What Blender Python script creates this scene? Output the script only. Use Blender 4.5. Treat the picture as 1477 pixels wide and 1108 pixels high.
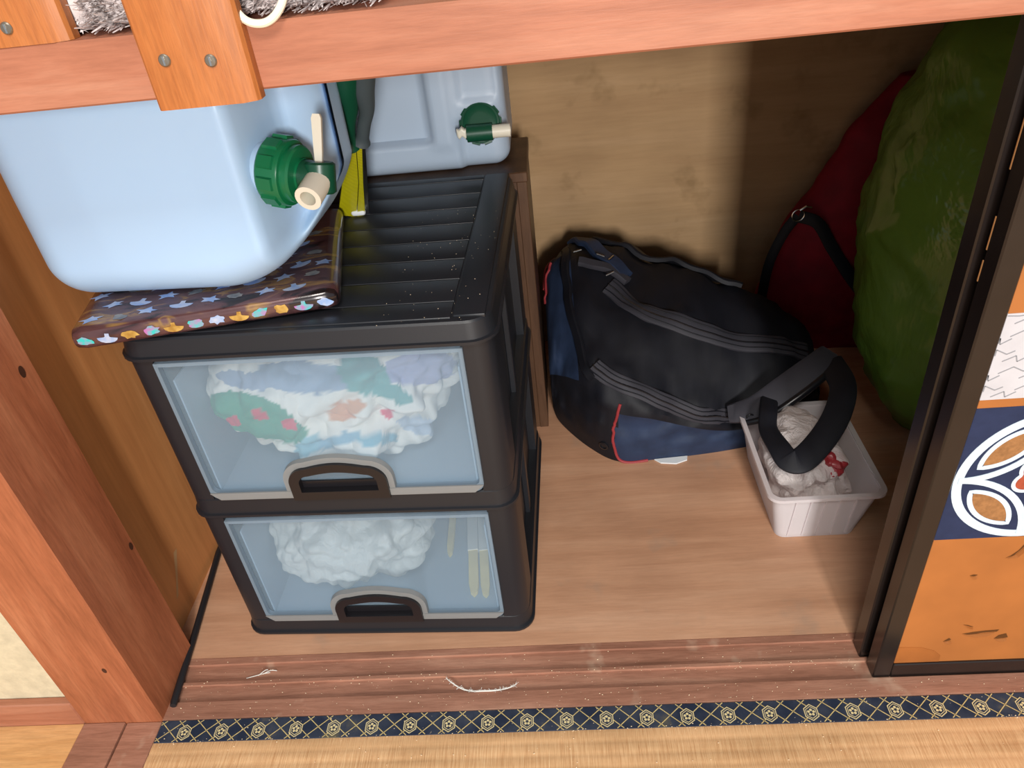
import bpy, bmesh, math, random
from math import sin, cos, pi, sqrt, atan2, radians
from mathutils import Vector, Matrix, noise
from mathutils.bvhtree import BVHTree

for o in list(bpy.data.objects):
    bpy.data.objects.remove(o)
scn = bpy.context.scene
COL = scn.collection
rnd = random.Random(7)

# ------------------------------------------------------------------ camera
cam_d = bpy.data.cameras.new('camera')
cam_d.sensor_width = 36.0
cam_d.lens = 1085.0 * 36.0 / 1477.0
cam_d.clip_start = 0.02
cam = bpy.data.objects.new('camera', cam_d)
COL.objects.link(cam)
RX = (0.99496044, 0.02325156, -0.09753503)
RY = (0.06593073, 0.58116757, 0.81110874)
RZ = (0.07554374, -0.81345167, 0.57670576)
M = Matrix(((RX[0], RY[0], RZ[0], 0.571), (RX[1], RY[1], RZ[1], -0.546), (RX[2], RY[2], RZ[2], 0.9), (0, 0, 0, 1)))
cam.matrix_world = M
scn.camera = cam

# ------------------------------------------------------------------ light
world = bpy.data.worlds.new('room_ambient')
scn.world = world
world.use_nodes = True
bg = world.node_tree.nodes['Background']
bg.inputs[0].default_value = (0.86, 0.93, 1.0, 1)
bg.inputs[1].default_value = 0.42

def area(name, loc, target, sx, sy, power, color):
    d = bpy.data.lights.new(name, 'AREA')
    d.shape = 'RECTANGLE'; d.size = sx; d.size_y = sy
    d.energy = power; d.color = color
    o = bpy.data.objects.new(name, d); COL.objects.link(o)
    o.location = loc
    o.rotation_euler = (Vector(target) - Vector(loc)).to_track_quat('-Z', 'Y').to_euler()
    return o
# the window across the room
area('window_light', (1.05, -3.3, 1.25), (0.75, 0.3, 0.45), 0.32, 0.75, 88, (1.0, 0.975, 0.94))
# added overhead fill that brightens floor, sill and mat; not a known lamp
area('overhead_fill', (0.55, -1.35, 2.35), (0.6, -0.6, 0.0), 0.6, 0.6, 26, (1.0, 0.95, 0.88))

scn.view_settings.view_transform = 'Standard'
scn.view_settings.look = 'None'
scn.view_settings.gamma = 1.0
scn.view_settings.exposure = 0.35
scn.view_settings.use_curve_mapping = False

# ------------------------------------------------------------------ helpers
def lin(c):
    c = c / 255.0
    return c / 12.92 if c <= 0.04045 else ((c + 0.055) / 1.055) ** 2.4
def rgb(r, g, b):
    return (lin(r), lin(g), lin(b), 1.0)

def tag(o, label=None, cat=None, group=None, kind=None):
    if label: o['label'] = label
    if cat: o['category'] = cat
    if group: o['group'] = group
    if kind: o['kind'] = kind
    return o

def empty(name, loc=(0, 0, 0), rz=0.0, label=None, cat=None, group=None):
    o = bpy.data.objects.new(name, None)
    COL.objects.link(o)
    o.location = loc; o.rotation_euler = (0, 0, rz)
    o.empty_display_size = 0.05
    return tag(o, label, cat, group)

def obj(name, geo, mat, parent=None, smooth=35, origin=None):
    """geo = (verts, faces); one mesh object. Coordinates are relative to the parent."""
    vs, fs = geo
    me = bpy.data.meshes.new(name)
    if origin is not None:
        O = Vector(origin); vs = [Vector(v) - O for v in vs]
    me.from_pydata([tuple(v) for v in vs], [], fs)
    me.update()
    bm = bmesh.new(); bm.from_mesh(me)
    bmesh.ops.recalc_face_normals(bm, faces=bm.faces)
    bm.to_mesh(me); bm.free()
    if smooth:
        me.shade_smooth()
        me.set_sharp_from_angle(angle=radians(smooth))
    if mat is not None:
        me.materials.append(mat)
    o = bpy.data.objects.new(name, me)
    COL.objects.link(o)
    if origin is not None: o.location = origin
    if parent is not None: o.parent = parent
    return o

def open_mesh(name, geo, mat, parent=None, smooth=40):
    return obj(name, geo, mat, parent, smooth)

def join(*gs):
    V, F = [], []
    for vs, fs in gs:
        k = len(V); V += [Vector(v) for v in vs]; F += [tuple(i + k for i in f) for f in fs]
    return V, F

def xf(geo, m):
    return [m @ Vector(v) for v in geo[0]], geo[1]

def box(x0, x1, y0, y1, z0, z1, b=0.0, seg=1):
    """box, bevelled by b when b > 0"""
    if b <= 0:
        v = [(x, y, z) for x in (x0, x1) for y in (y0, y1) for z in (z0, z1)]
        f = [(0, 1, 3, 2), (4, 6, 7, 5), (0, 4, 5, 1), (2, 3, 7, 6), (0, 2, 6, 4), (1, 5, 7, 3)]
        return [Vector(p) for p in v], f
    bm = bmesh.new()
    bmesh.ops.create_cube(bm, size=1.0)
    for v in bm.verts:
        v.co = Vector(((x0 + x1) / 2 + v.co.x * (x1 - x0), (y0 + y1) / 2 + v.co.y * (y1 - y0), (z0 + z1) / 2 + v.co.z * (z1 - z0)))
    bmesh.ops.bevel(bm, geom=list(bm.edges), offset=b, segments=seg, profile=0.5, affect='EDGES')
    g = ([v.co.copy() for v in bm.verts], [tuple(v.index for v in f.verts) for f in bm.faces])
    bm.verts.index_update()
    g = ([v.co.copy() for v in bm.verts], [tuple(v.index for v in f.verts) for f in bm.faces])
    bm.free()
    return g

def rbox(cx, cy, cz, sx, sy, sz, r, n=14, warp=None):
    """rounded box with n x n cells per face; r = radius (or 3 radii); warp(v) -> v"""
    if not isinstance(r, (tuple, list)): r = (r, r, r)
    idx = {}; V = []; F = []
    def vert(i, j, k):
        key = (i, j, k)
        if key not in idx:
            p = [-1 + 2 * t / n for t in key]
            # concentrate samples in the corners a little
            p = [math.copysign(abs(t) ** 0.8, t) for t in p]
            h = (sx / 2, sy / 2, sz / 2)
            core = [max(-(h[a] - r[a]), min(h[a] - r[a], p[a] * h[a])) for a in range(3)]
            d = [(p[a] * h[a] - core[a]) / r[a] for a in range(3)]
            L = sqrt(sum(t * t for t in d))
            m = max(abs(t) for t in d)
            if L > 1e-9:
                s = m / L if m > 0 else 0
                d = [t * s for t in d]
            idx[key] = len(V)
            V.append(Vector((cx + core[0] + d[0] * r[0], cy + core[1] + d[1] * r[1], cz + core[2] + d[2] * r[2])))
        return idx[key]
    for a in range(n):
        for b in range(n):
            for s in (0, n):
                F.append((vert(s, a, b), vert(s, a + 1, b), vert(s, a + 1, b + 1), vert(s, a, b + 1)))
                F.append((vert(a, s, b), vert(a + 1, s, b), vert(a + 1, s, b + 1), vert(a, s, b + 1)))
                F.append((vert(a, b, s), vert(a + 1, b, s), vert(a + 1, b + 1, s), vert(a, b + 1, s)))
    if warp: V = [warp(v) for v in V]
    return V, F

def frame_of(d):
    d = Vector(d).normalized()
    up = Vector((0, 0, 1)) if abs(d.z) < 0.9 else Vector((1, 0, 0))
    a = d.cross(up).normalized(); b = a.cross(d).normalized()
    return a, b

def tube(pts, r, n=10, cap=True, closed=False):
    pts = [Vector(p) for p in pts]; N = len(pts)
    rs = r if isinstance(r, (list, tuple)) else [r] * N
    V, F = [], []; pa = None
    for i, p in enumerate(pts):
        if closed: d = pts[(i + 1) % N] - pts[i - 1]
        else: d = pts[min(i + 1, N - 1)] - pts[max(i - 1, 0)]
        if d.length < 1e-9: d = Vector((0, 0, 1))
        d.normalize()
        if pa is None: a, b = frame_of(d)
        else:
            a = pa - d * pa.dot(d)
            a = a.normalized() if a.length > 1e-6 else frame_of(d)[0]
            b = d.cross(a)
        pa = a
        if i == 0: b = d.cross(a)
        for k in range(n):
            t = 2 * pi * k / n
            V.append(p + (a * cos(t) + b * sin(t)) * rs[i])
    for i in range(N if closed else N - 1):
        j = (i + 1) % N
        for k in range(n):
            F.append((i * n + k, i * n + (k + 1) % n, j * n + (k + 1) % n, j * n + k))
    if cap and not closed:
        F.append(tuple(range(n))[::-1]); F.append(tuple((N - 1) * n + k for k in range(n)))
    return V, F

def lathe(profile, origin, axis, n=32, cap=True):
    """profile = [(radius, distance along axis)]"""
    o = Vector(origin); d = Vector(axis).normalized(); a, b = frame_of(d)
    V, F = [], []
    for r, h in profile:
        for k in range(n):
            t = 2 * pi * k / n
            V.append(o + d * h + (a * cos(t) + b * sin(t)) * r)
    m = len(profile)
    for i in range(m - 1):
        for k in range(n):
            F.append((i * n + k, i * n + (k + 1) % n, (i + 1) * n + (k + 1) % n, (i + 1) * n + k))
    if cap:
        F.append(tuple(range(n))[::-1]); F.append(tuple((m - 1) * n + k for k in range(n)))
    return V, F

def rrect(x0, x1, y0, y1, r, n=6):
    P = []
    for cx, cy, a0 in ((x1 - r, y1 - r, 0), (x0 + r, y1 - r, pi / 2), (x0 + r, y0 + r, pi), (x1 - r, y0 + r, 1.5 * pi)):
        for k in range(n + 1):
            t = a0 + pi / 2 * k / n
            P.append((cx + r * cos(t), cy + r * sin(t)))
    return P

def loft(loops, cap0=True, cap1=True):
    """loops of equal length (closed rings)"""
    n = len(loops[0]); V = [Vector(p) for L in loops for p in L]; F = []
    for i in range(len(loops) - 1):
        for k in range(n):
            F.append((i * n + k, i * n + (k + 1) % n, (i + 1) * n + (k + 1) % n, (i + 1) * n + k))
    if cap0: F.append(tuple(range(n))[::-1])
    if cap1: F.append(tuple((len(loops) - 1) * n + k for k in range(n)))
    return V, F

def prism_z(poly, z0, z1, b=0.0):
    if b > 0:
        c = Vector((sum(p[0] for p in poly) / len(poly), sum(p[1] for p in poly) / len(poly)))
        def ins(d):
            out = []
            n = len(poly)
            for i in range(n):
                p = Vector(poly[i]); t = Vector(poly[(i + 1) % n]) - Vector(poly[i - 1])
                nn = Vector((-t.y, t.x))
                if nn.length > 0: nn.normalize()
                q = p + nn * d
                if (q - c).length > (p - c).length: q = p - nn * d
                out.append(q)
            return out
        I = ins(b)
        return loft([[(p.x, p.y, z0) for p in I], [(p[0], p[1], z0 + b) for p in poly], [(p[0], p[1], z1 - b) for p in poly], [(p.x, p.y, z1) for p in I]])
    return loft([[(p[0], p[1], z0) for p in poly], [(p[0], p[1], z1) for p in poly]])

def prism_y(poly, y0, y1):
    """polygon in (x, z), extruded from y0 to y1"""
    return loft([[(p[0], y0, p[1]) for p in poly], [(p[0], y1, p[1]) for p in poly]])

def ring_y(outer, inner, y0, y1):
    """plate in xz with a hole, from y0 to y1; loops of equal length"""
    n = len(outer)
    L = [[(p[0], y0, p[1]) for p in outer], [(p[0], y1, p[1]) for p in outer], [(p[0], y1, p[1]) for p in inner], [(p[0], y0, p[1]) for p in inner]]
    V = [Vector(p) for l in L for p in l]; F = []
    for i in range(4):
        j = (i + 1) % 4
        for k in range(n):
            F.append((i * n + k, i * n + (k + 1) % n, j * n + (k + 1) % n, j * n + k))
    return V, F

def strip(pts, w, y, z_is=2, t=0.0006, closed=False):
    """flat inked line of width w on the plane y (points in x, z), with thickness t towards -y"""
    P = [Vector((p[0], p[1])) for p in pts]; n = len(P); L, R = [], []
    for i in range(n):
        d = (P[(i + 1) % n] - P[i - 1]) if closed else (P[min(i + 1, n - 1)] - P[max(i - 1, 0)])
        d.normalize(); q = Vector((-d.y, d.x)) * (w / 2)
        L.append(P[i] + q); R.append(P[i] - q)
    V, F = [], []
    for i in range(n):
        V += [Vector((L[i].x, y - t, L[i].y)), Vector((R[i].x, y - t, R[i].y)), Vector((L[i].x, y, L[i].y)), Vector((R[i].x, y, R[i].y))]
    for i in range(n if closed else n - 1):
        a = 4 * i; b = 4 * ((i + 1) % n)
        F += [(a, a + 1, b + 1, b), (a, b, b + 2, a + 2), (a + 1, a + 3, b + 3, b + 1)]
    return V, F

def zstrip(pts, w, z, t=0.0004):
    V, F = strip(pts, w, 0.0, t=t)
    return [Vector((v.x, v.z, z - v.y)) for v in V], F

def ribbon(pts, w, t, ups):
    """band of width w and thickness t along pts; ups = surface normals"""
    P = [Vector(p) for p in pts]; n = len(P); loops = []
    for i in range(n):
        d = (P[min(i + 1, n - 1)] - P[max(i - 1, 0)]).normalized()
        u = Vector(ups[i] if isinstance(ups, list) else ups)
        s = d.cross(u)
        s = s.normalized() if s.length > 1e-6 else frame_of(d)[0]
        u = s.cross(d).normalized()
        ww = w[i] if isinstance(w, (list, tuple)) else w
        L = []
        for a, b in ((-1, -1), (1, -1), (1.0, .4), (.8, 1), (-.8, 1), (-1, .4)):
            L.append(P[i] + s * (ww / 2 * a) + u * (t / 2 * b))
        loops.append(L)
    return loft(loops)

def spline(pts, n=8):
    P = [Vector(p) for p in pts]
    if len(P) < 3: 
        return [P[0].lerp(P[1], i / n) for i in range(n + 1)]
    out = []
    for i in range(len(P) - 1):
        p0 = P[max(i - 1, 0)]; p1 = P[i]; p2 = P[i + 1]; p3 = P[min(i + 2, len(P) - 1)]
        for k in range(n):
            t = k / n
            out.append(0.5 * ((2 * p1) + (p2 - p0) * t + (2 * p0 - 5 * p1 + 4 * p2 - p3) * t * t + (3 * p1 - p0 - 3 * p2 + p3) * t ** 3))
    out.append(P[-1])
    return out

def sstep(a, b, x):
    t = max(0.0, min(1.0, (x - a) / (b - a)))
    return t * t * (3 - 2 * t)

def fbm(v, s, oct=3):
    return noise.fractal(Vector(v) * s, 1.0, 2.0, oct)

# ------------------------------------------------------------------ materials
def new_mat(name):
    m = bpy.data.materials.new(name); m.use_nodes = True
    nt = m.node_tree
    return m, nt, nt.nodes['Principled BSDF']

def ramp(nt, stops):
    r = nt.nodes.new('ShaderNodeValToRGB')
    e = r.color_ramp.elements
    e[0].position, e[0].color = stops[0][0], stops[0][1]
    e[1].position, e[1].color = stops[-1][0], stops[-1][1]
    for p, c in stops[1:-1]:
        k = e.new(p); k.color = c
    return r

def coords(nt, scale, kind='Object', rot=(0, 0, 0)):
    tc = nt.nodes.new('ShaderNodeTexCoord'); mp = nt.nodes.new('ShaderNodeMapping')
    mp.inputs['Scale'].default_value = scale; mp.inputs['Rotation'].default_value = rot
    nt.links.new(tc.outputs[kind], mp.inputs[0])
    return mp

def noise_tex(nt, vec, scale, detail=4, rough=0.55, dist=0.0):
    n = nt.nodes.new('ShaderNodeTexNoise')
    n.inputs['Scale'].default_value = scale; n.inputs['Detail'].default_value = detail
    n.inputs['Roughness'].default_value = rough; n.inputs['Distortion'].default_value = dist
    nt.links.new(vec.outputs[0], n.inputs['Vector'])
    return n

def bump(nt, bsdf, src, strength, dist):
    b = nt.nodes.new('ShaderNodeBump')
    b.inputs['Strength'].default_value = strength; b.inputs['Distance'].default_value = dist
    nt.links.new(src, b.inputs['Height']); nt.links.new(b.outputs[0], bsdf.inputs['Normal'])

def mixc(nt, fac, a, b, mode='MIX'):
    m = nt.nodes.new('ShaderNodeMix'); m.data_type = 'RGBA'; m.blend_type = mode
    if isinstance(fac, float): m.inputs[0].default_value = fac
    else: nt.links.new(fac, m.inputs[0])
    for s, k in ((a, 6), (b, 7)):
        if isinstance(s, tuple): m.inputs[k].default_value = s
        else: nt.links.new(s, m.inputs[k])
    return m.outputs[2]

def wood(name, c_dark, c_mid, c_light, axis='x', scale=1.0, rough=0.5, blotch=0.35, stain=None, spec=0.35, grain=0.7):
    m, nt, b = new_mat(name)
    st = {'x': (1.2, 14, 14), 'y': (14, 1.2, 14), 'z': (14, 14, 1.2)}[axis]
    mp = coords(nt, tuple(s * scale for s in st))
    n1 = noise_tex(nt, mp, 3.0, 6, 0.6, 0.6)
    r1 = ramp(nt, [(0.28, c_dark), (0.5, c_mid), (0.72, c_light)])
    nt.links.new(n1.outputs['Fac'], r1.inputs[0])
    mp2 = coords(nt, tuple(s * scale * 6 for s in st))
    n2 = noise_tex(nt, mp2, 5.0, 3, 0.7)
    r2 = ramp(nt, [(0.35, (0.72, 0.70, 0.68, 1)), (0.6, (1, 1, 1, 1))])
    nt.links.new(n2.outputs['Fac'], r2.inputs[0])
    col = mixc(nt, grain, r1.outputs[0], r2.outputs[0], 'MULTIPLY')
    mp3 = coords(nt, (1, 1, 1))
    n3 = noise_tex(nt, mp3, 7.0, 3, 0.5)
    r3 = ramp(nt, [(0.35, (0.62, 0.60, 0.60, 1)), (0.65, (1.05, 1.05, 1.05, 1))])
    nt.links.new(n3.outputs['Fac'], r3.inputs[0])
    col = mixc(nt, blotch, col, r3.outputs[0], 'MULTIPLY')
    if stain:
        n4 = noise_tex(nt, mp3, stain[1], 4, 0.65)
        r4 = ramp(nt, [(stain[2], (0, 0, 0, 1)), (stain[2] + 0.12, (1, 1, 1, 1))])
        nt.links.new(n4.outputs['Fac'], r4.inputs[0])
        sep = nt.nodes.new('ShaderNodeMath'); sep.operation = 'MULTIPLY'; sep.inputs[1].default_value = stain[3]
        nt.links.new(r4.outputs[0], sep.inputs[0])
        col = mixc(nt, sep.outputs[0], col, stain[0])
    nt.links.new(col, b.inputs['Base Color'])
    b.inputs['Roughness'].default_value = rough
    b.inputs['Specular IOR Level'].default_value = spec
    bump(nt, b, n2.outputs['Fac'], 0.15, 0.001)
    return m

def plain(name, col, rough=0.5, spec=0.5, metal=0.0, var=0.0, vs=40.0, bump_s=0.0, bump_scale=200.0, alpha=None, trans=0.0, coat=0.0, sss=0.0):
    m, nt, b = new_mat(name)
    if var > 0:
        mp = coords(nt, (1, 1, 1)); n = noise_tex(nt, mp, vs, 3)
        r = ramp(nt, [(0.3, tuple(c * (1 - var) for c in col[:3]) + (1,)), (0.7, tuple(min(1, c * (1 + var)) for c in col[:3]) + (1,))])
        nt.links.new(n.outputs['Fac'], r.inputs[0]); nt.links.new(r.outputs[0], b.inputs['Base Color'])
    else:
        b.inputs['Base Color'].default_value = col
    b.inputs['Roughness'].default_value = rough
    b.inputs['Specular IOR Level'].default_value = spec
    b.inputs['Metallic'].default_value = metal
    b.inputs['Coat Weight'].default_value = coat
    b.inputs['Transmission Weight'].default_value = trans
    if sss > 0:
        b.inputs['Subsurface Weight'].default_value = sss
        b.inputs['Subsurface Radius'].default_value = (0.02, 0.02, 0.02)
        b.inputs['Subsurface Scale'].default_value = 0.5
    if bump_s > 0:
        mp = coords(nt, (1, 1, 1)); n = noise_tex(nt, mp, bump_scale, 3)
        bump(nt, b, n.outputs['Fac'], bump_s, 0.001)
    return m

def milky(name, col, see, rough=0.35, spec=0.4, tint=(0.94, 0.97, 1.0, 1), transl=0.3):
    """thin milky plastic: part clear, part diffuse and translucent"""
    m, nt, b = new_mat(name)
    b.inputs['Base Color'].default_value = col
    b.inputs['Roughness'].default_value = rough; b.inputs['Specular IOR Level'].default_value = spec
    tr = nt.nodes.new('ShaderNodeBsdfTransparent'); tr.inputs[0].default_value = tint
    tl = nt.nodes.new('ShaderNodeBsdfTranslucent'); tl.inputs[0].default_value = col
    m1 = nt.nodes.new('ShaderNodeMixShader'); m1.inputs[0].default_value = transl
    nt.links.new(b.outputs[0], m1.inputs[1]); nt.links.new(tl.outputs[0], m1.inputs[2])
    m2 = nt.nodes.new('ShaderNodeMixShader'); m2.inputs[0].default_value = see
    nt.links.new(m1.outputs[0], m2.inputs[1]); nt.links.new(tr.outputs[0], m2.inputs[2])
    nt.links.new(m2.outputs[0], nt.nodes['Material Output'].inputs['Surface'])
    return m

def vcol(name, rough=0.85, attr='print', spec=0.2, bs=0.0):
    m, nt, b = new_mat(name)
    a = nt.nodes.new('ShaderNodeAttribute'); a.attribute_name = attr
    nt.links.new(a.outputs['Color'], b.inputs['Base Color'])
    b.inputs['Roughness'].default_value = rough; b.inputs['Specular IOR Level'].default_value = spec
    if bs:
        mp = coords(nt, (1, 1, 1)); n = noise_tex(nt, mp, 500, 2); bump(nt, b, n.outputs['Fac'], bs, 0.001)
    return m

MT = {}
MT['beam'] = wood('red_cedar_beam', rgb(148, 90, 66), rgb(172, 110, 83), rgb(185, 128, 101), 'x', 1.0, 0.5, 0.25, grain=0.35)
MT['post'] = wood('red_cedar_post', rgb(143, 81, 51), rgb(170, 100, 66), rgb(190, 121, 84), 'z', 0.7, 0.5, 0.3)
MT['plank'] = wood('orange_pine', rgb(162, 90, 40), rgb(179, 107, 53), rgb(188, 118, 66), 'z', 0.9, 0.4, 0.15)
MT['sill'] = wood('worn_red_sill', rgb(146, 99, 78), rgb(172, 121, 98), rgb(191, 143, 118), 'x', 1.0, 0.6, 0.4, (rgb(213, 188, 162), 9.0, 0.60, 0.55))
MT['plyfloor'] = wood('closet_plywood_floor', rgb(189, 140, 108), rgb(204, 155, 122), rgb(214, 168, 136), 'x', 0.6, 0.5, 0.3, (rgb(159, 138, 120), 6.0, 0.58, 0.5), grain=0.3)
MT['plywall'] = wood('closet_plywood_wall', rgb(162, 129, 94), rgb(172, 140, 103), rgb(183, 151, 115), 'x', 0.3, 0.75, 0.3, (rgb(119, 94, 62), 8.0, 0.56, 0.5), 0.15, grain=0.25)
MT['plyside'] = wood('closet_side_board', rgb(200, 131, 77), rgb(221, 150, 91), rgb(236, 167, 107), 'z', 0.3, 0.6, 0.2, grain=0.25)
MT['pale'] = wood('pale_floor_board', rgb(206, 150, 92), rgb(224, 172, 114), rgb(234, 188, 134), 'x', 0.7, 0.45, 0.15)
MT['darkwood'] = wood('dark_stained_box', rgb(66, 44, 30), rgb(88, 62, 44), rgb(108, 80, 58), 'z', 0.5, 0.4, 0.2)
MT['plaster'] = plain('sand_plaster', rgb(205, 192, 162), 0.95, 0.1, var=0.12, vs=60, bump_s=0.4, bump_scale=260)
MT['blackplastic'] = plain('black_plastic', rgb(29, 31, 36), 0.42, 0.45, bump_s=0.06, bump_scale=900)
MT['blackhandle'] = plain('black_gloss_plastic', rgb(25, 23, 26), 0.3, 0.5)
MT['lacquer'] = plain('black_lacquer', rgb(30, 24, 22), 0.24, 0.55, var=0.15, vs=15)
MT['rod'] = plain('black_rubber', rgb(34, 33, 36), 0.5, 0.4)
MT['jug'] = plain('white_polyethylene', rgb(174, 204, 234), 0.38, 0.45, sss=0.3)
MT['jug2'] = plain('milky_polyethylene', rgb(176, 192, 210), 0.42, 0.4, sss=0.3)
MT['green'] = plain('green_cap_plastic', rgb(16, 106, 66), 0.3, 0.5)
MT['dgreen'] = plain('dark_green_plastic', rgb(18, 74, 52), 0.35, 0.5)
MT['cream'] = plain('cream_plastic', rgb(228, 222, 204), 0.35, 0.5)
MT['drawerfront'] = milky('clear_milky_drawer_front', rgb(176, 198, 214), 0.74, 0.3, 0.5)
MT['drawerrim'] = milky('milky_drawer_rim', rgb(160, 180, 196), 0.45, 0.4)
MT['drawerlip'] = milky('greyish_drawer_lip', rgb(166, 166, 164), 0.3, 0.4)
MT['drawerbox'] = milky('milky_drawer_box', rgb(196, 214, 228), 0.15, 0.5, 0.3, transl=0.4)
MT['screw'] = plain('steel_screw', rgb(150, 140, 126), 0.35, 0.5, 0.9)
MT['steel'] = plain('bright_steel', rgb(200, 200, 200), 0.25, 0.5, 1.0)
MT['cord'] = plain('ivory_cord', rgb(230, 226, 204), 0.5, 0.4)
MT['fleece'] = plain('mauve_grey_pile', rgb(220, 210, 208), 0.95, 0.1, var=0.25, vs=90)
MT['navy'] = plain('navy_nylon', rgb(38, 52, 78), 0.6, 0.35, var=0.2, vs=30, bump_s=0.12, bump_scale=1500)
MT['blacknylon'] = plain('black_nylon', rgb(17, 18, 26), 0.62, 0.35, var=0.2, vs=30, bump_s=0.15, bump_scale=1200)
MT['greynylon'] = plain('charcoal_webbing', rgb(54, 53, 60), 0.65, 0.35, bump_s=0.2, bump_scale=1600)
MT['blackvinyl'] = plain('black_vinyl', rgb(20, 21, 26), 0.28, 0.5)
MT['redpipe'] = plain('red_piping', rgb(150, 52, 56), 0.5, 0.4)
MT['white'] = plain('white_label', rgb(226, 230, 232), 0.6, 0.3)
MT['redbag'] = plain('crimson_nylon', rgb(120, 14, 32), 0.7, 0.25, var=0.2, vs=25)
MT['boxclear'] = milky('frosted_clear_box', rgb(246, 241, 243), 0.32, 0.3, 0.5, (1, 0.99, 0.98, 1))
MT['poly'] = milky('white_carrier_film', rgb(246, 236, 233), 0.2, 0.4, 0.5, (1, 1, 1, 1), 0.35)
MT['polyinner'] = milky('clear_white_film', rgb(250, 249, 240), 0.05, 0.35, 0.5, (1, 1, 1, 1), 0.3)
MT['greenbag'] = milky('translucent_green_film', rgb(124, 166, 68), 0.14, 0.2, 0.8, (0.45, 0.62, 0.2, 1), 0.4)
def film_wrinkles(m, s1, s2, k):
    nt = m.node_tree; b = nt.nodes['Principled BSDF']
    mp = coords(nt, (1, 1, 0.6)); n1 = noise_tex(nt, mp, s1, 4, 0.6, 1.5)
    bump(nt, b, n1.outputs['Fac'], k, 0.02)
film_wrinkles(MT['greenbag'], 6.0, 30.0, 0.5)
film_wrinkles(MT['poly'], 40.0, 80.0, 0.5)
film_wrinkles(MT['polyinner'], 30.0, 80.0, 0.4)
MT['filling'] = plain('olive_bundle', rgb(70, 72, 40), 0.9, 0.1, var=0.4, vs=10)
MT['gold'] = plain('gold_thread', rgb(206, 182, 122), 0.5, 0.4, var=0.2, vs=200)
MT['goldw'] = plain('pale_gold_thread', rgb(218, 200, 150), 0.5, 0.4)
MT['crumb'] = plain('sawdust_crumbs', rgb(236, 214, 180), 0.8, 0.2)
MT['lint'] = plain('white_lint', rgb(222, 218, 210), 0.9, 0.1)
MT['choc'] = None
MT['wpaper'] = plain('white_print', rgb(197, 212, 223), 0.8, 0.2, var=0.06, vs=300)
MT['bpaper'] = plain('ochre_brown_print', rgb(150, 106, 66), 0.8, 0.2, var=0.2, vs=200)
MT['rpaper'] = plain('russet_print', rgb(160, 76, 52), 0.8, 0.2, var=0.15, vs=200)
MT['npaper'] = plain('navy_print', rgb(40, 48, 76), 0.8, 0.2, var=0.12, vs=60)
MT['opaper'] = plain('gold_orange_paper', rgb(166, 102, 50), 0.6, 0.3, var=0.09, vs=14, bump_s=0.15, bump_scale=30)
MT['ospaper'] = plain('old_patch_paper', rgb(155, 92, 42), 0.6, 0.3, var=0.15, vs=20)
MT['greyline'] = plain('grey_print_line', rgb(140, 140, 144), 0.8, 0.2)
MT['whiteband'] = plain('white_band_paper', rgb(189, 187, 191), 0.8, 0.2, var=0.05, vs=40)
MT['hole'] = plain('brown_backing_paper', rgb(92, 58, 30), 0.9, 0.1)

def heri_mat():
    m, nt, b = new_mat('navy_border_cloth')
    mp = coords(nt, (1, 1, 1)); n = noise_tex(nt, mp, 22.0, 4)
    r = ramp(nt, [(0.4, rgb(36, 44, 62)), (0.6, rgb(56, 62, 76)), (0.75, rgb(104, 96, 74))])
    nt.links.new(n.outputs['Fac'], r.inputs[0]); nt.links.new(r.outputs[0], b.inputs['Base Color'])
    b.inputs['Roughness'].default_value = 0.85; b.inputs['Specular IOR Level'].default_value = 0.2
    mp2 = coords(nt, (1, 1, 1)); n2 = noise_tex(nt, mp2, 1500.0, 1); bump(nt, b, n2.outputs['Fac'], 0.3, 0.001)
    return m
MT['heri'] = heri_mat()

def tatami_mat():
    m, nt, b = new_mat('woven_rush')
    mp = coords(nt, (900, 24, 1)); n = noise_tex(nt, mp, 1.0, 3, 0.7)
    r = ramp(nt, [(0.25, rgb(186, 134, 88)), (0.5, rgb(222, 176, 128)), (0.75, rgb(244, 206, 158))])
    nt.links.new(n.outputs['Fac'], r.inputs[0])
    mp2 = coords(nt, (6, 40, 1)); n2 = noise_tex(nt, mp2, 1.0, 3)
    r2 = ramp(nt, [(0.3, (0.74, 0.70, 0.64, 1)), (0.65, (1.04, 1.02, 1, 1))])
    nt.links.new(n2.outputs['Fac'], r2.inputs[0])
    nt.links.new(mixc(nt, 0.8, r.outputs[0], r2.outputs[0], 'MULTIPLY'), b.inputs['Base Color'])
    b.inputs['Roughness'].default_value = 0.55; b.inputs['Specular IOR Level'].default_value = 0.3
    bump(nt, b, n.outputs['Fac'], 0.5, 0.0015)
    return m
MT['tatami'] = tatami_mat()

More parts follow.
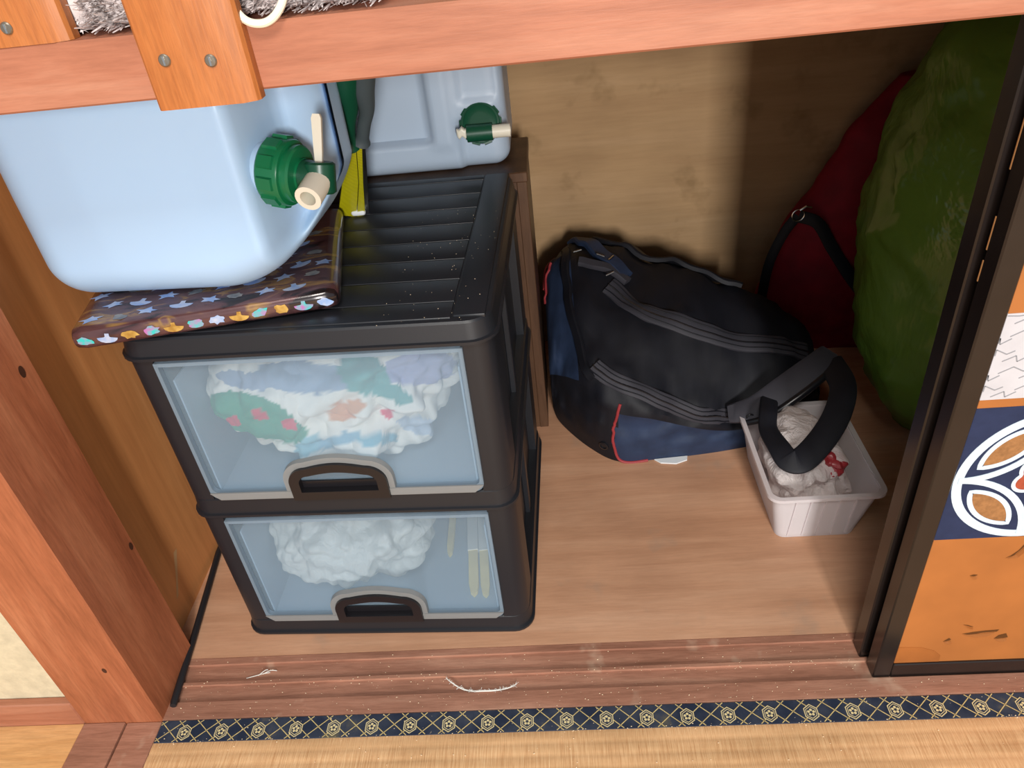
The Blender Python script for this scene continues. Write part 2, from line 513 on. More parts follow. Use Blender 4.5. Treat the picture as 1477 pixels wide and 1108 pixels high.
def foil_mat():
    """chocolate wrapping with a soft gold and maroon camouflage"""
    m, nt, b = new_mat('chocolate_foil_wrap')
    mp = coords(nt, (18, 60, 30), rot=(0, 0, 0.3)); n = noise_tex(nt, mp, 1.0, 3, 0.5, 0.8)
    r = ramp(nt, [(0.34, rgb(34, 24, 26)), (0.42, rgb(84, 54, 56)), (0.55, rgb(96, 66, 66)), (0.63, rgb(150, 116, 70)), (0.72, rgb(110, 78, 80))])
    nt.links.new(n.outputs['Fac'], r.inputs[0]); nt.links.new(r.outputs[0], b.inputs['Base Color'])
    b.inputs['Roughness'].default_value = 0.22; b.inputs['Metallic'].default_value = 0.25
    b.inputs['Coat Weight'].default_value = 0.6; b.inputs['Coat Roughness'].default_value = 0.08
    return m
MT['choc'] = foil_mat()
def holo_mat(name, c1, c2, scale):
    m, nt, b = new_mat(name)
    mp = coords(nt, (1, 1, 1)); n = noise_tex(nt, mp, scale, 2)
    r = ramp(nt, [(0.35, c1), (0.65, c2)])
    nt.links.new(n.outputs['Fac'], r.inputs[0]); nt.links.new(r.outputs[0], b.inputs['Base Color'])
    b.inputs['Roughness'].default_value = 0.3; b.inputs['Metallic'].default_value = 0.35
    return m
MT['holo_blue'] = holo_mat('pale_blue_hologram', rgb(146, 180, 232), rgb(196, 208, 232), 90)
MT['holo_teal'] = holo_mat('rainbow_hologram', rgb(60, 206, 206), rgb(190, 120, 190), 110)
MT['holo_grey'] = holo_mat('silver_hologram', rgb(110, 116, 124), rgb(150, 150, 150), 110)
MT['holo_gold'] = holo_mat('gold_hologram', rgb(170, 130, 60), rgb(214, 180, 100), 90)

# ================================================================== THE SETTING
YB = 0.88           # back wall of the closet
XR = 1.76           # right wall of the closet
ST = dict(kind='structure')
def struct(name, geo, mat, label=None, cat=None, **k):
    o = obj(name, geo, mat, **k); o['kind'] = 'structure'
    if label: o['label'] = label
    if cat: o['category'] = cat
    return o

floor = struct('floor', box(-0.03, XR, 0.094, YB, -0.03, 0.0), MT['plyfloor'], 'worn brown plywood floor of the closet', 'floor')
struct('wall_back', box(-0.06, XR + 0.03, YB, YB + 0.02, -0.03, 1.75), MT['plywall'], 'brown plywood back wall of the closet', 'wall')
struct('wall_left', box(-0.06, -0.03, 0.112, YB, -0.03, 1.75), MT['plyside'], 'orange brown board lining the closet left of the drawers', 'wall')
struct('wall_right', box(XR, XR + 0.03, 0.0, YB, -0.03, 1.75), MT['plyside'], 'brown board lining the closet behind the sliding doors', 'wall')
struct('trim_1', box(-0.11, 0.0, 0.0, 0.112, -0.03, 1.9, 0.002), MT['post'], 'reddish square wooden post at the closet opening', 'post')
struct('trim_2', box(0.0, XR, 0.0, 0.10, 0.78, 0.823, 0.0015), MT['beam'], 'reddish wooden beam above the lower closet', 'beam')
struct('trim_5', box(0.0, XR, 0.10, YB, 0.80, 0.819), MT['plywall'], 'plywood shelf behind the reddish beam', 'shelf')

MT['scuff'] = plain('pale_scuff', rgb(206, 164, 118), 0.8, 0.2)
MT['knot'] = plain('dark_knot', rgb(70, 40, 26), 0.6, 0.3)
wl = bpy.data.objects['wall_left']; po = bpy.data.objects['trim_1']
obj('scuff', ([(-0.0297, .165, .045), (-0.0297, .172, .045), (-0.0297, .215, .100), (-0.0297, .205, .102), (-0.0297, .185, .070)], [(0, 1, 2, 3, 4)]), MT['scuff'], wl, 0)
def knot(c, r, axis, par):
    P = []
    for k in range(14):
        t = 2 * pi * k / 14; a, b = r * cos(t) * 0.7, r * sin(t) * 1.2
        P.append((c[0] + a, c[1], c[2] + b) if axis == 'y' else (c[0], c[1] + a, c[2] + b))
    obj('knot', (P, [tuple(range(14))]), MT['knot'], par, 0)
knot((0.0004, 0.092, 0.505), 0.006, 'x', po); knot((0.0004, 0.104, 0.225), 0.005, 'x', po); knot((-0.032, -0.0004, 0.115), 0.004, 'y', po)
# door sill with two grooves for the sliding doors
prof = [(0.0, -0.03), (0.0, -0.001), (0.001, 0.0), (0.0255, 0.0), (0.026, -0.003), (0.0505, -0.003), (0.051, 0.0), (0.0555, 0.0), (0.056, -0.003), (0.0825, -0.003), (0.083, 0.0), (0.093, 0.0), (0.094, -0.001), (0.094, -0.03)]
sillg = loft([[(0.0, y, z) for y, z in prof], [(XR, y, z) for y, z in prof]])
struct('trim_3', sillg, MT['sill'], 'worn reddish grooved sill along the tatami', 'sill', smooth=20)
# side sill running towards the room below the post
side = join(box(-0.11, -0.052, -2.4, 0.0, -0.03, 0.0, 0.001), box(-0.05, -0.001, -2.4, 0.0, -0.03, -0.002, 0.001))
struct('trim_4', side, MT['sill'], 'reddish sill plank running from the foot of the post', 'sill')
struct('wall_front', box(-1.4, -0.11, 0.012, 0.05, 0.0, 1.9), MT['plaster'], 'pale sandy plaster wall left of the post', 'wall')
struct('baseboard_left', box(-1.4, -0.11, 0.0, 0.012, -0.03, 0.045, 0.0015), MT['beam'], 'reddish skirting strip below the plaster wall', 'skirting')
fb = bpy.data.objects.new('floor_alcove', None)
bpy.data.objects.remove(fb)
for i in range(4):
    struct('floor', box(-1.4, -0.1105, -0.001 - 0.45 * (i + 1) + 0.002, -0.0002 - 0.45 * i, -0.03, -0.001, 0.0006), MT['pale'], 'pale wooden floor board left of the post' if i == 0 else 'pale wooden floor board further into the room', 'floor')

# tatami: ribbed rush mat with a navy and gold border
TA = empty('tatami_mat', (0.9, -0.5, 0), 0, 'straw tatami mat with navy and gold patterned border', 'mat')
def tatami_geo():
    V, F = [], []
    ys = []
    y = -0.031
    while y > -2.3:
        per = 0.0158
        for k in range(6 if y > -0.4 else 1):
            ys.append((y - per * k / (6 if y > -0.4 else 1), k / 6))
        y -= per
    xs = [0.001 + 0.0 + (1.9) * i / 2 for i in range(3)]
    for yy, ph in ys:
        z = -0.0004 + 0.0006 * abs(sin(pi * ph)) ** 0.6
        for x in xs: V.append(Vector((x - 0.9, yy + 0.5, z)))
    for i in range(len(ys) - 1):
        for j in range(2):
            F.append((i * 3 + j, i * 3 + j + 1, (i + 1) * 3 + j + 1, (i + 1) * 3 + j))
    k = len(V)
    g = box(0.001 - 0.9, 1.9 - 0.9, -2.3 + 0.5, -0.03 + 0.5, -0.03, -0.003)
    return join((V, F), g)
obj('rush_surface', tatami_geo(), MT['tatami'], TA, 60)
HB = obj('border_band', xf(box(0.001, 1.9, -0.0315, -0.001, -0.03, 0.0006, 0.0005), Matrix.Translation((-0.9, 0.5, 0))), MT['heri'], TA)
def heri_pattern():
    lat, hexg, flo = [], [], []
    Pd = 0.0502; ya, yb = -0.0308, -0.0016; z = 0.0006
    # diagonal lattice: two families of lines clipped to the band
    h = yb - ya
    sl = 0.0335   # horizontal run across the band
    x = -0.05
    k = 0
    while x < 1.93:
        for dx in (0.0,):
            for sgn in (1, -1):
                a = (x + dx, ya) if sgn > 0 else (x + dx, yb)
                b = (x + dx + sl, yb) if sgn > 0 else (x + dx + sl, ya)
                if a[0] < 0.002:
                    t = (0.002 - a[0]) / (b[0] - a[0])
                    if t >= 1: continue
                    a = (0.002, a[1] + (b[1] - a[1]) * t)
                if b[0] > 1.898: continue
                if dx > 0 and (k % 2): continue
                lat.append(zstrip([a, b], 0.0010, z, 0.0002))
        x += Pd / 2; k += 1
    hx = 0.038
    while hx < 1.88:
        cy = -0.0185
        def hexa(r):
            return [(hx + r * 0.86 * sin(pi / 3 * i), cy + r * cos(pi / 3 * i)) for i in range(6)]
        P = hexa(0.0108)
        hexg.append(([Vector((p[0], p[1], z + 0.0003)) for p in P], [(0, 1, 2, 3, 4, 5)]))
        for r, w in ((0.0105, 0.0012), (0.0078, 0.0008)):
            Q = hexa(r); n = 6
            V, F = strip(Q, w, 0.0, t=0.0002, closed=True)
            flo.append(([Vector((v.x, v.z, z + 0.0003 - v.y)) for v in V], F))
        for i in range(5):
            t = 2 * pi * i / 5 + 0.3
            c = (hx + 0.0032 * cos(t), cy + 0.0032 * sin(t))
            flo.append(([Vector((c[0] + 0.0018 * cos(2 * pi * q / 6), c[1] + 0.0018 * sin(2 * pi * q / 6), z + 0.0006)) for q in range(6)], [(0, 1, 2, 3, 4, 5)]))
        hx += Pd
    T = Matrix.Translation((-0.9, 0.5, 0))
    a = obj('lattice_embroidery', xf(join(*lat), T), MT['gold'], HB, 0); a['kind'] = 'stuff'
    a = obj('hexagon_ground', xf(join(*hexg), T), MT['heri'], HB, 0); a['kind'] = 'stuff'
    a = obj('flower_embroidery', xf(join(*flo), T), MT['goldw'], HB, 0); a['kind'] = 'stuff'
heri_pattern()
# bare ground below the rest of the room
struct('floor', box(1.9005, 3.2, -2.3, 0.0, -0.03, -0.001), MT['tatami'], 'straw matting beyond the patterned border', 'floor')

# ================================================================== SLIDING DOORS
def fusuma_plain(x0, x1, y0, y1):
    E_ = empty('sliding_door', ((x0 + x1) / 2, (y0 + y1) / 2, -0.003), 0, 'rear black framed sliding door behind the patterned one', 'sliding door', 'sliding doors')
    ox, oy, oz = E_.location
    T = Matrix.Translation((-ox, -oy, -oz))
    obj('stile', xf(box(x0, x0 + 0.022, y0, y1, -0.003, 0.779, 0.0015), T), MT['lacquer'], E_)
    obj('stile', xf(box(x1 - 0.022, x1, y0, y1, -0.003, 0.779, 0.0015), T), MT['lacquer'], E_)
    obj('rail', xf(box(x0 + 0.022, x1 - 0.022, y0, y1, -0.003, 0.025, 0.001), T), MT['lacquer'], E_)
    obj('rail', xf(box(x0 + 0.022, x1 - 0.022, y0, y1, 0.755, 0.779, 0.001), T), MT['lacquer'], E_)
    obj('panel', xf(box(x0 + 0.022, x1 - 0.022, y0 + 0.003, y1 - 0.003, 0.025, 0.755), T), MT['opaper'], E_)
fusuma_plain(0.925, 1.755, 0.0575, 0.081)

FX0, FX1, FY0, FY1 = 0.931, 1.758, 0.0275, 0.0495
FU = empty('sliding_door', (1.34, 0.038, -0.003), 0, 'patterned paper sliding door with black frame and white petal emblem', 'sliding door', 'sliding doors')
TF = Matrix.Translation((-1.34, -0.038, 0.003))
obj('stile', xf(box(FX0, FX0 + 0.022, FY0, FY1, -0.003, 0.779, 0.0015), TF), MT['lacquer'], FU)
obj('stile', xf(box(FX1 - 0.022, FX1, FY0, FY1, -0.003, 0.779, 0.0015), TF), MT['lacquer'], FU)
obj('rail', xf(box(FX0 + 0.022, FX1 - 0.022, FY0, FY1, -0.003, 0.0235, 0.001), TF), MT['lacquer'], FU)
obj('rail', xf(box(FX0 + 0.022, FX1 - 0.022, FY0, FY1, 0.755, 0.779, 0.001), TF), MT['lacquer'], FU)
PA = obj('paper_panel', xf(box(FX0 + 0.022, FX1 - 0.022, FY0 + 0.003, FY1 - 0.003, 0.0235, 0.755), TF), MT['opaper'], FU)
MT['worn'] = plain('bare_worn_wood', rgb(206, 150, 96), 0.7, 0.2)
for za, zb_ in ((0.655, 0.745), (0.585, 0.615), (0.555, 0.575)):
    obj('worn_edge', xf(box(FX0 - 0.0003, FX0 + 0.0006, FY1 - 0.0012, FY1 + 0.0002, za, zb_), TF), MT['worn'], FU, 0)
YP = FY0 + 0.003     # paper face
YN = YP - 0.0004
px0, px1 = FX0 + 0.0222, FX1 - 0.0222
def fpart(name, geo, mat, parent=PA, sm=0):
    return obj(name, xf(geo, TF), mat, parent, sm)
fpart('navy_band', box(px0, px1, YN, YP + 0.0005, 0.247, 0.427), MT['npaper'])
fpart('white_band', box(px0, px1, YN, YP + 0.0005, 0.437, 0.531), MT['whiteband'])
# grey key pattern on the white band
KL = []
rk = random.Random(3)
for i in range(38):
    cx = px0 + 0.02 * i; 
    for j in range(5):
        cz = 0.446 + 0.02 * j
        s = 0.011
        if (i + j) % 2: pts = [(cx - s, cz - s * .5), (cx, cz), (cx + s * .2, cz - s * .6), (cx + s, cz - s * .1)]
        else: pts = [(cx - s, cz + s * .1), (cx + s * .1, cz + s * .7), (cx + s, cz + s * 0.2), (cx + s * 1.6, cz + s * .5)]
        pts = [(min(max(p[0], px0 + .001), px1 - .001), min(max(p[1], 0.439), 0.529)) for p in pts]
        for a, b in zip(pts[:-1], pts[1:]):
            if (Vector(a) - Vector(b)).length > 0.002: KL.append(strip([a, b], 0.0011, YN, t=0.0002))
fpart('key_pattern', join(*KL), MT['greyline'])
# petal emblem
ECX, ECZ, ER = 1.040, 0.334, 0.0815
def emblem(ecx):
    W, B = [], []
    W.append(strip([(ecx + ER * cos(t), ECZ + ER * sin(t)) for t in [2 * pi * k / 72 for k in range(72)]], 0.0095, YN, t=0.0004, closed=True))
    for q in range(4):
        a0 = pi / 2 * q
        p1 = Vector((cos(a0), sin(a0))); p2 = Vector((cos(a0 + pi / 2), sin(a0 + pi / 2)))
        oc = p1 + p2          # centre of the mirrored arc
        inner = []; outer = []
        for k in range(19):
            t = a0 + pi / 2 * k / 18
            outer.append(Vector((cos(t), sin(t))))
            inner.append(oc - Vector((cos(a0 + pi / 2 - pi / 2 * k / 18), sin(a0 + pi / 2 - pi / 2 * k / 18))))
        P = lambda v: (ecx + ER * v.x, ECZ + ER * v.y)
        W.append(strip([P(v) for v in inner], 0.0075, YN - 0.0001 * (q % 2), t=0.0006))
        c = (p1 + p2) * 0.5
        lens = outer + inner[::-1][1:-1]
        L2 = [c + (v - c) * 0.60 for v in lens]
        W.append(strip([P(v) for v in L2], 0.0052, YN, t=0.0004, closed=True))
        L3 = [c + (v - c) * 0.52 for v in lens]
        B.append(([Vector((P(v)[0], YN - 0.0002, P(v)[1])) for v in L3], [tuple(range(len(L3)))]))
    fpart('emblem_outline', join(*W), MT['wpaper'])
    for g in B: fpart('petal_fill', g, MT['bpaper'])
    fl, fr = [], []
    FLW = []
    for k in range(60):
        t = 2 * pi * k / 60
        rr = 0.021 + 0.0065 * abs(cos(2.5 * t + 0.4))
        FLW.append((ecx + rr * cos(t), ECZ + rr * sin(t)))
    fpart('flower_fill', ([Vector((p[0], YN - 0.0002, p[1])) for p in FLW], [tuple(range(60))]), MT['rpaper'])
    fpart('flower_outline', strip(FLW, 0.004, YN - 0.0002, t=0.0004, closed=True), MT['wpaper'])
    sw = [(ecx + (0.003 + 0.009 * t / 9) * cos(t), ECZ + (0.003 + 0.009 * t / 9) * sin(t)) for t in [9 * k / 30 for k in range(31)]]
    fpart('flower_swirl', strip(sw, 0.0025, YN - 0.0002, t=0.0004), MT['wpaper'])
for ex in (ECX, ECX + 0.24, ECX + 0.48): emblem(ex)
# tears in the lower paper
def tear(cx, cz, pts, curl):
    P = [(cx + a, cz + b) for a, b in pts]
    fpart('torn_hole', ([Vector((p[0], YP - 0.0003, p[1])) for p in P], [tuple(range(len(P)))]), MT['hole'])
    Q = [(cx + a, cz + b) for a, b in curl]
    n = len(Q)
    V = [Vector((p[0], YP - 0.0006, p[1])) for p in Q] + [Vector((p[0] + 0.001, YP - 0.004, p[1] - 0.001)) for p in Q[1:-1]]
    F = [(0, 1, n)] + [(k, k + 1, n + k, n + k - 1) for k in range(1, n - 2)] + [(n - 2, n - 1, len(V) - 1)]
    fpart('paper_flap', (V, F), MT['opaper'])
tear(1.045, 0.082, [(-.022, -.004), (-.010, -.001), (.004, .001), (.020, .002), (.018, -.002), (.002, -.003), (-.012, -.006)], [(-.020, -.006), (-.008, -.005), (.006, -.004), (.017, -.003)])
tear(1.071, 0.070, [(-.008, -.004), (-.004, .003), (.004, .006), (.008, -.002), (.001, -.003)], [(-.007, -.005), (-.002, -.004), (.004, -.003), (.007, -.003)])
tear(1.010, 0.067, [(-.006, -.003), (.000, .004), (.003, .001), (.001, -.001)], [(-.005, -.004), (-.001, -.002), (.002, -.002), (.003, -.001)])
tear(1.028, 0.094, [(-.008, .002), (-.002, .001), (.006, -.003), (-.001, -.001)], [(-.007, .002), (-.002, .000), (.002, -.002), (.005, -.003)])
tear(1.130, 0.092, [(-.005, -.004), (.000, .004), (.005, .004), (.004, -.001), (-.001, -.003)], [(-.005, -.005), (-.001, -.004), (.003, -.002), (.005, -.001)])
tear(1.051, 0.228, [(-.014, -.016), (-.006, -.012), (.003, .004), (.007, .018), (.003, .012), (-.003, -.004), (-.009, -.012)], [(-.012, -.017), (-.004, -.010), (.004, .004), (.007, .016)])
tear(1.010, 0.186, [(-.004, -.001), (.000, .001), (.005, .000), (.001, -.002)], [(-.003, -.002), (.000, -.002), (.002, -.002), (.004, -.001)])
patch = [(px0 + .0005, .0240), (px0 + .0005, .056), (px0 + .028, .054), (px0 + .045, .046), (px0 + .054, .036), (px0 + .055, .0240)]
fpart('paper_patch', prism_y(patch, YP - 0.0006, YP), MT['ospaper'])

# ================================================================== UPPER SHELF ITEMS
def plank_thing(label, x0, x1, y0, y1, z0, z1, screws):
    e = empty('wooden_plank', ((x0 + x1) / 2, (y0 + y1) / 2, z0), 0, label, 'plank', 'upright planks on the beam')
    T = Matrix.Translation((-(x0 + x1) / 2, -(y0 + y1) / 2, -z0))
    c = 0.006
    poly = [(x0 + 0.002, y0), (x1 - 0.011, y0), (x1 - 0.002, y0 + 0.004), (x1, y0 + 0.007), (x1, y1), (x0, y1), (x0, y0 + 0.002)]
    obj('board', xf(prism_z(poly, z0, z1), T), MT['plank'], e, 25)
    for sx, sz in screws:
        s = obj('screw', xf(lathe([(0.0042, -0.001), (0.0042, 0.0006), (0.0034, 0.0014), (0.001, 0.0016)], (sx, y0, sz), (0, -1, 0), 16), T), MT['screw'], e, 40)
        obj('slot', xf(box(sx - 0.0006, sx + 0.0006, y0 - 0.0021, y0 - 0.0010, sz - 0.0028, sz + 0.0028), T), MT['steel'], s, 0)
plank_thing('orange pine plank screwed over the front of the beam', 0.300, 0.3715, -0.016, -0.0002, 0.776, 1.25, [(0.316, 0.808), (0.347, 0.805)])
plank_thing('orange pine plank standing on the beam at the left edge', 0.172, 0.2475, 0.0005, 0.0155, 0.8232, 1.25, [(0.208, 0.835), (0.226, 0.87)])

BL = empty('fleecy_blanket', (0.3, 0.35, 0.8235), 0, 'grey mauve fleecy blanket on the shelf behind the planks', 'blanket')
TB = Matrix.Translation((-0.3, -0.35, -0.8235))
bx0, bx1, by0, by1 = 0.06, 0.468, 0.0165, 0.62
def bl_warp(v):
    t = fbm(v, 14, 3)
    return Vector((v.x + 0.004 * t, v.y + 0.002 * t, v.z + (0.006 * t if v.z > 0.83 else 0)))
obj('fabric', xf(rbox((bx0 + bx1) / 2, (by0 + by1) / 2, 0.842, bx1 - bx0, by1 - by0, 0.036, 0.015, 20, bl_warp), TB), MT['fleece'], BL, 60)
tv, tf = [], []
rb = random.Random(11)
for i in range(14000):
    x = rb.uniform(bx0 + 0.006, bx1 - 0.004); s = rb.random()
    if s < 0.35: y, z, nx = by0 + 0.002 + rb.uniform(0, 0.004), rb.uniform(0.826, 0.855), Vector((0, -1.6, .1))
    else: y, z, nx = by0 + 0.003 + 0.13 * rb.random() ** 1.5, 0.858, Vector((0, -.3, 1))
    L = rb.uniform(0.006, 0.013)
    d = (nx + Vector((rb.uniform(-.6, .6), rb.uniform(-.5, .1), rb.uniform(-.5, .5)))).normalized() * L
    d *= 1.4 if x > 0.255 else 1.0; d.y = max(d.y, -0.016 if x > 0.255 else -0.0015); d.z = max(d.z, 0.8245 - z)
    w = Vector((rb.uniform(-1, 1), rb.uniform(-.4, .4), rb.uniform(-.4, .4))).normalized() * 0.0011
    p = Vector((x, y, z)); k = len(tv)
    tv += [p - w, p + w, p + d + w * .4, p + d - w * .4]; tf.append((k, k + 1, k + 2, k + 3))
pile = obj('pile', xf((tv, tf), TB), MT['fleece'], BL, 0); pile['kind'] = 'stuff'

cp = spline([(0.352, 0.02, 0.90), (0.360, 0.006, 0.85), (0.371, -0.004, 0.828), (0.384, -0.0055, 0.8225), (0.396, -0.004, 0.828), (0.402, 0.004, 0.842), (0.400, 0.018, 0.875), (0.39, 0.03, 0.91)], 10)
tag(obj('cord', tube(cp, 0.0027, 10), MT['cord'], origin=(0.384, 0.0, 0.823)), 'ivory cord hanging in a loop over the beam', 'cord')
chip = prism_z([(0.583, 0.001), (0.626, 0.002), (0.628, 0.03), (0.586, 0.028)], 0.8232, 0.826)
tag(obj('card_scrap', chip, MT['pale'], smooth=0), 'small beige card scrap lying on the beam', 'scrap')

# ================================================================== DRAWER CHEST
CA = radians(-1.957)
CH = empty('drawer_chest', (0.0758, 0.1308, 0.0), CA, 'black plastic two-tier drawer chest with milky drawer fronts', 'chest')
CW, CD = 0.4228, 0.435
def chest_world(u, v, z):
    return Vector((0.0758 + cos(CA) * u - sin(CA) * v, 0.1308 + sin(CA) * u + cos(CA) * v, z))
def tier(zb, h):
    fr = obj('tier_tray', loft([
        [(p[0], p[1], zb + 0.0005) for p in rrect(0.002, CW - 0.002, 0.002, CD - 0.002, 0.026)],
        [(p[0], p[1], zb + 0.002) for p in rrect(-0.001, CW + 0.001, -0.001, CD + 0.001, 0.028)],
        [(p[0], p[1], zb + 0.0055) for p in rrect(-0.001, CW + 0.001, -0.001, CD + 0.001, 0.028)],
        [(p[0], p[1], zb + 0.0065) for p in rrect(0.002, CW - 0.002, 0.002, CD - 0.002, 0.026)],
        [(p[0], p[1], zb + 0.0285) for p in rrect(0.0035, CW - 0.0035, 0.0035, CD - 0.0035, 0.026)],
        [(p[0], p[1], zb + 0.0300) for p in rrect(0.006, CW - 0.006, 0.006, CD - 0.006, 0.024)]]), MT['blackplastic'], CH, 30)
    # front posts with rounded outer corners; rear posts; recessed sides and back
    for s in (0, 1):
        X = (lambda u: u) if s == 0 else (lambda u: CW - u)
        r = 0.022; arc = [(0.0045 + r - r * cos(t), 0.0045 + r - r * sin(t)) for t in [pi / 2 * k / 6 for k in range(7)]]
        post = arc + [(0.0395, 0.0045), (0.0395, 0.055), (0.020, 0.070), (0.0045, 0.070)]
        o = obj('front_post', prism_z([(X(a), b) for a, b in post], zb + 0.029, zb + h), MT['blackplastic'], fr, 30)
        rp = [(0.006, 0.36), (0.03, 0.36), (0.03, CD - 0.006), (0.02, CD - 0.005), (0.006, CD - 0.018)]
        obj('rear_post', prism_z([(X(a), b) for a, b in rp], zb + 0.029, zb + h), MT['blackplastic'], fr, 30)
        a0, a1 = sorted((X(0.018), X(0.0215)))
        sp = join(box(a0, a1, 0.06, 0.37, zb + 0.029, zb + h))
        obj('side_panel', sp, MT['blackplastic'], fr, 0)
        a0, a1 = sorted((X(0.010), X(0.018)))
        obj('side_rib', box(a0, a1, 0.205, 0.222, zb + 0.029, zb + h, 0.001), MT['blackplastic'], fr, 0)
    obj('back_panel', box(0.03, CW - 0.03, CD - 0.012, CD - 0.008, zb + 0.029, zb + h), MT['blackplastic'], fr, 0)
    return fr
tier(0.0, 0.2405)
tier(0.2405, 0.242)
# lid
ZL = 0.4825
LID = obj('lid', loft([
    [(p[0], p[1], ZL) for p in rrect(0.002, CW - 0.002, 0.002, CD - 0.002, 0.030)],
    [(p[0], p[1], ZL + 0.0015) for p in rrect(-0.002, CW + 0.002, -0.002, CD + 0.002, 0.032)],
    [(p[0], p[1], ZL + 0.0050) for p in rrect(-0.002, CW + 0.002, -0.002, CD + 0.002, 0.032)],
    [(p[0], p[1], ZL + 0.0060) for p in rrect(0.001, CW - 0.001, 0.001, CD - 0.001, 0.030)],
    [(p[0], p[1], ZL + 0.0245) for p in rrect(0.004, CW - 0.004, 0.004, CD - 0.004, 0.028)],
    [(p[0], p[1], ZL + 0.0268) for p in rrect(0.006, CW - 0.006, 0.006, CD - 0.006, 0.026)],
    [(p[0], p[1], ZL + 0.0276) for p in rrect(0.010, CW - 0.010, 0.010, CD - 0.010, 0.022)]]), MT['blackplastic'], CH, 30)
ZT = ZL + 0.0276
for s in (0, 1):
    a, b = (0.010, 0.0435) if s == 0 else (0.379, CW - 0.010)
    obj('lid_rail', box(a, b, 0.014, CD - 0.010, ZT - 0.003, ZT + 0.0022, 0.0012, 2), MT['blackplastic'], LID, 30)
edges = [0.010] + [0.045 + 0.0517 * i for i in range(8)] + [CD - 0.008]
for i in range(9):
    obj('lid_slat', box(0.0462, 0.3765, edges[i] + 0.0011, edges[i + 1] - 0.0011, ZT - 0.003, ZT + 0.0015, 0.0009, 2), MT['blackplastic'], LID, 30)

def arch(u0, u1, z0, z1, rt, n=10, rise=0.006):
    """outline with square feet and round shoulders, counter-clockwise from bottom right"""
    P = [(u0, z0), (u1, z0)]
    for k in range(n + 1):
        t = pi / 2 * k / n
        P.append((u1 - rt + rt * cos(t), z1 - rise - rt + rt * sin(t)))
    for k in range(1, n):
        a = k / n
        P.append((u1 - rt + (u0 + rt - u1 + rt) * a, z1 - rise + rise * sin(pi * a)))
    for k in range(n + 1):
        t = pi / 2 + pi / 2 * k / n
        P.append((u0 + rt + rt * cos(t), z1 - rise - rt + rt * sin(t)))
    return P
def drawer(zb, u0, u1, z0, z1):
    D = obj('drawer', join(  # tray of the drawer: floor, sides, back
        box(u0 + 0.010, u1 - 0.010, 0.012, 0.39, z0 + 0.004, z0 + 0.0065),
        box(u0 + 0.008, u0 + 0.010, 0.012, 0.39, z0 + 0.004, z1 - 0.03),
        box(u1 - 0.010, u1 - 0.008, 0.012, 0.39, z0 + 0.004, z1 - 0.03),
        box(u0 + 0.010, u1 - 0.010, 0.388, 0.39, z0 + 0.0065, z1 - 0.03)), MT['drawerbox'], CH, 0)
    def bl(r, a0, a1, b0, b1):
        P = []
        for cx, cz, t0, rr in ((a1 - .0005, b1 - .0005, 0, .0005), (a0 + .0005, b1 - .0005, pi / 2, .0005), (a0 + r, b0 + r, pi, r), (a1 - r, b0 + r, 1.5 * pi, r)):
            for k in range(7):
                t = t0 + pi / 2 * k / 6; P.append((cx + rr * cos(t), cz + rr * sin(t)))
        return P
    obj('front_panel', prism_y(bl(0.010, u0 + 0.003, u1 - 0.003, z0 + 0.003, z1 - 0.002), 0.0085, 0.0105), MT['drawerfront'], D, 0)
    obj('front_rim', ring_y(bl(0.013, u0, u1, z0, z1), bl(0.008, u0 + 0.0045, u1 - 0.0045, z0 + 0.0105, z1 - 0.0045), 0.0015, 0.0083), MT['drawerrim'], D, 30)
    hu0, hu1, hz = u0 + 0.1075, u0 + 0.2295, z0
    A1 = arch(hu0 - 0.0075, hu1 + 0.0075, hz + 0.0106, hz + 0.0625, 0.030)
    A2 = arch(hu0 - 0.0003, hu1 + 0.0003, hz + 0.0106, hz + 0.0548, 0.024)
    obj('handle_surround', ring_y(A1, A2, 0.0005, 0.0083), MT['drawerlip'], D, 30)
    for a, b in ((u0 + 0.0005, hu0 - 0.0002), (hu1 + 0.0002, u1 - 0.0005)):
        rl_ = a < hu0 - 0.05
        P = [(a + (0.011 if rl_ else 0), z0 + 0.0002), (b - (0 if rl_ else 0.011), z0 + 0.0002), (b, z0 + (0.0002 if rl_ else 0.011)), (b, z0 + 0.0112), (a, z0 + 0.0112), (a, z0 + (0.011 if rl_ else 0.0002))]
        obj('bottom_lip', prism_y(P, -0.0005, 0.0014), MT['drawerlip'], D, 30)
    H1 = arch(hu0, hu1, hz - 0.0015, hz + 0.0545, 0.0235)
    H2 = arch(hu0 + 0.0125, hu1 - 0.0125, hz + 0.0115, hz + 0.0425, 0.013, rise=0.005)
    H = obj('handle', ring_y(H1, H2, -0.0035, 0.0055), MT['blackhandle'], D, 30)
    obj('finger_ledge', box(hu0 + 0.010, hu1 - 0.010, 0.0058, 0.0084, hz + 0.003, hz + 0.0215), MT['blackhandle'], H, 0)
drawer(0.0, 0.0405, 0.3845, 0.0315, 0.2330)
drawer(0.2405, 0.0400, 0.3855, 0.2725, 0.4785)

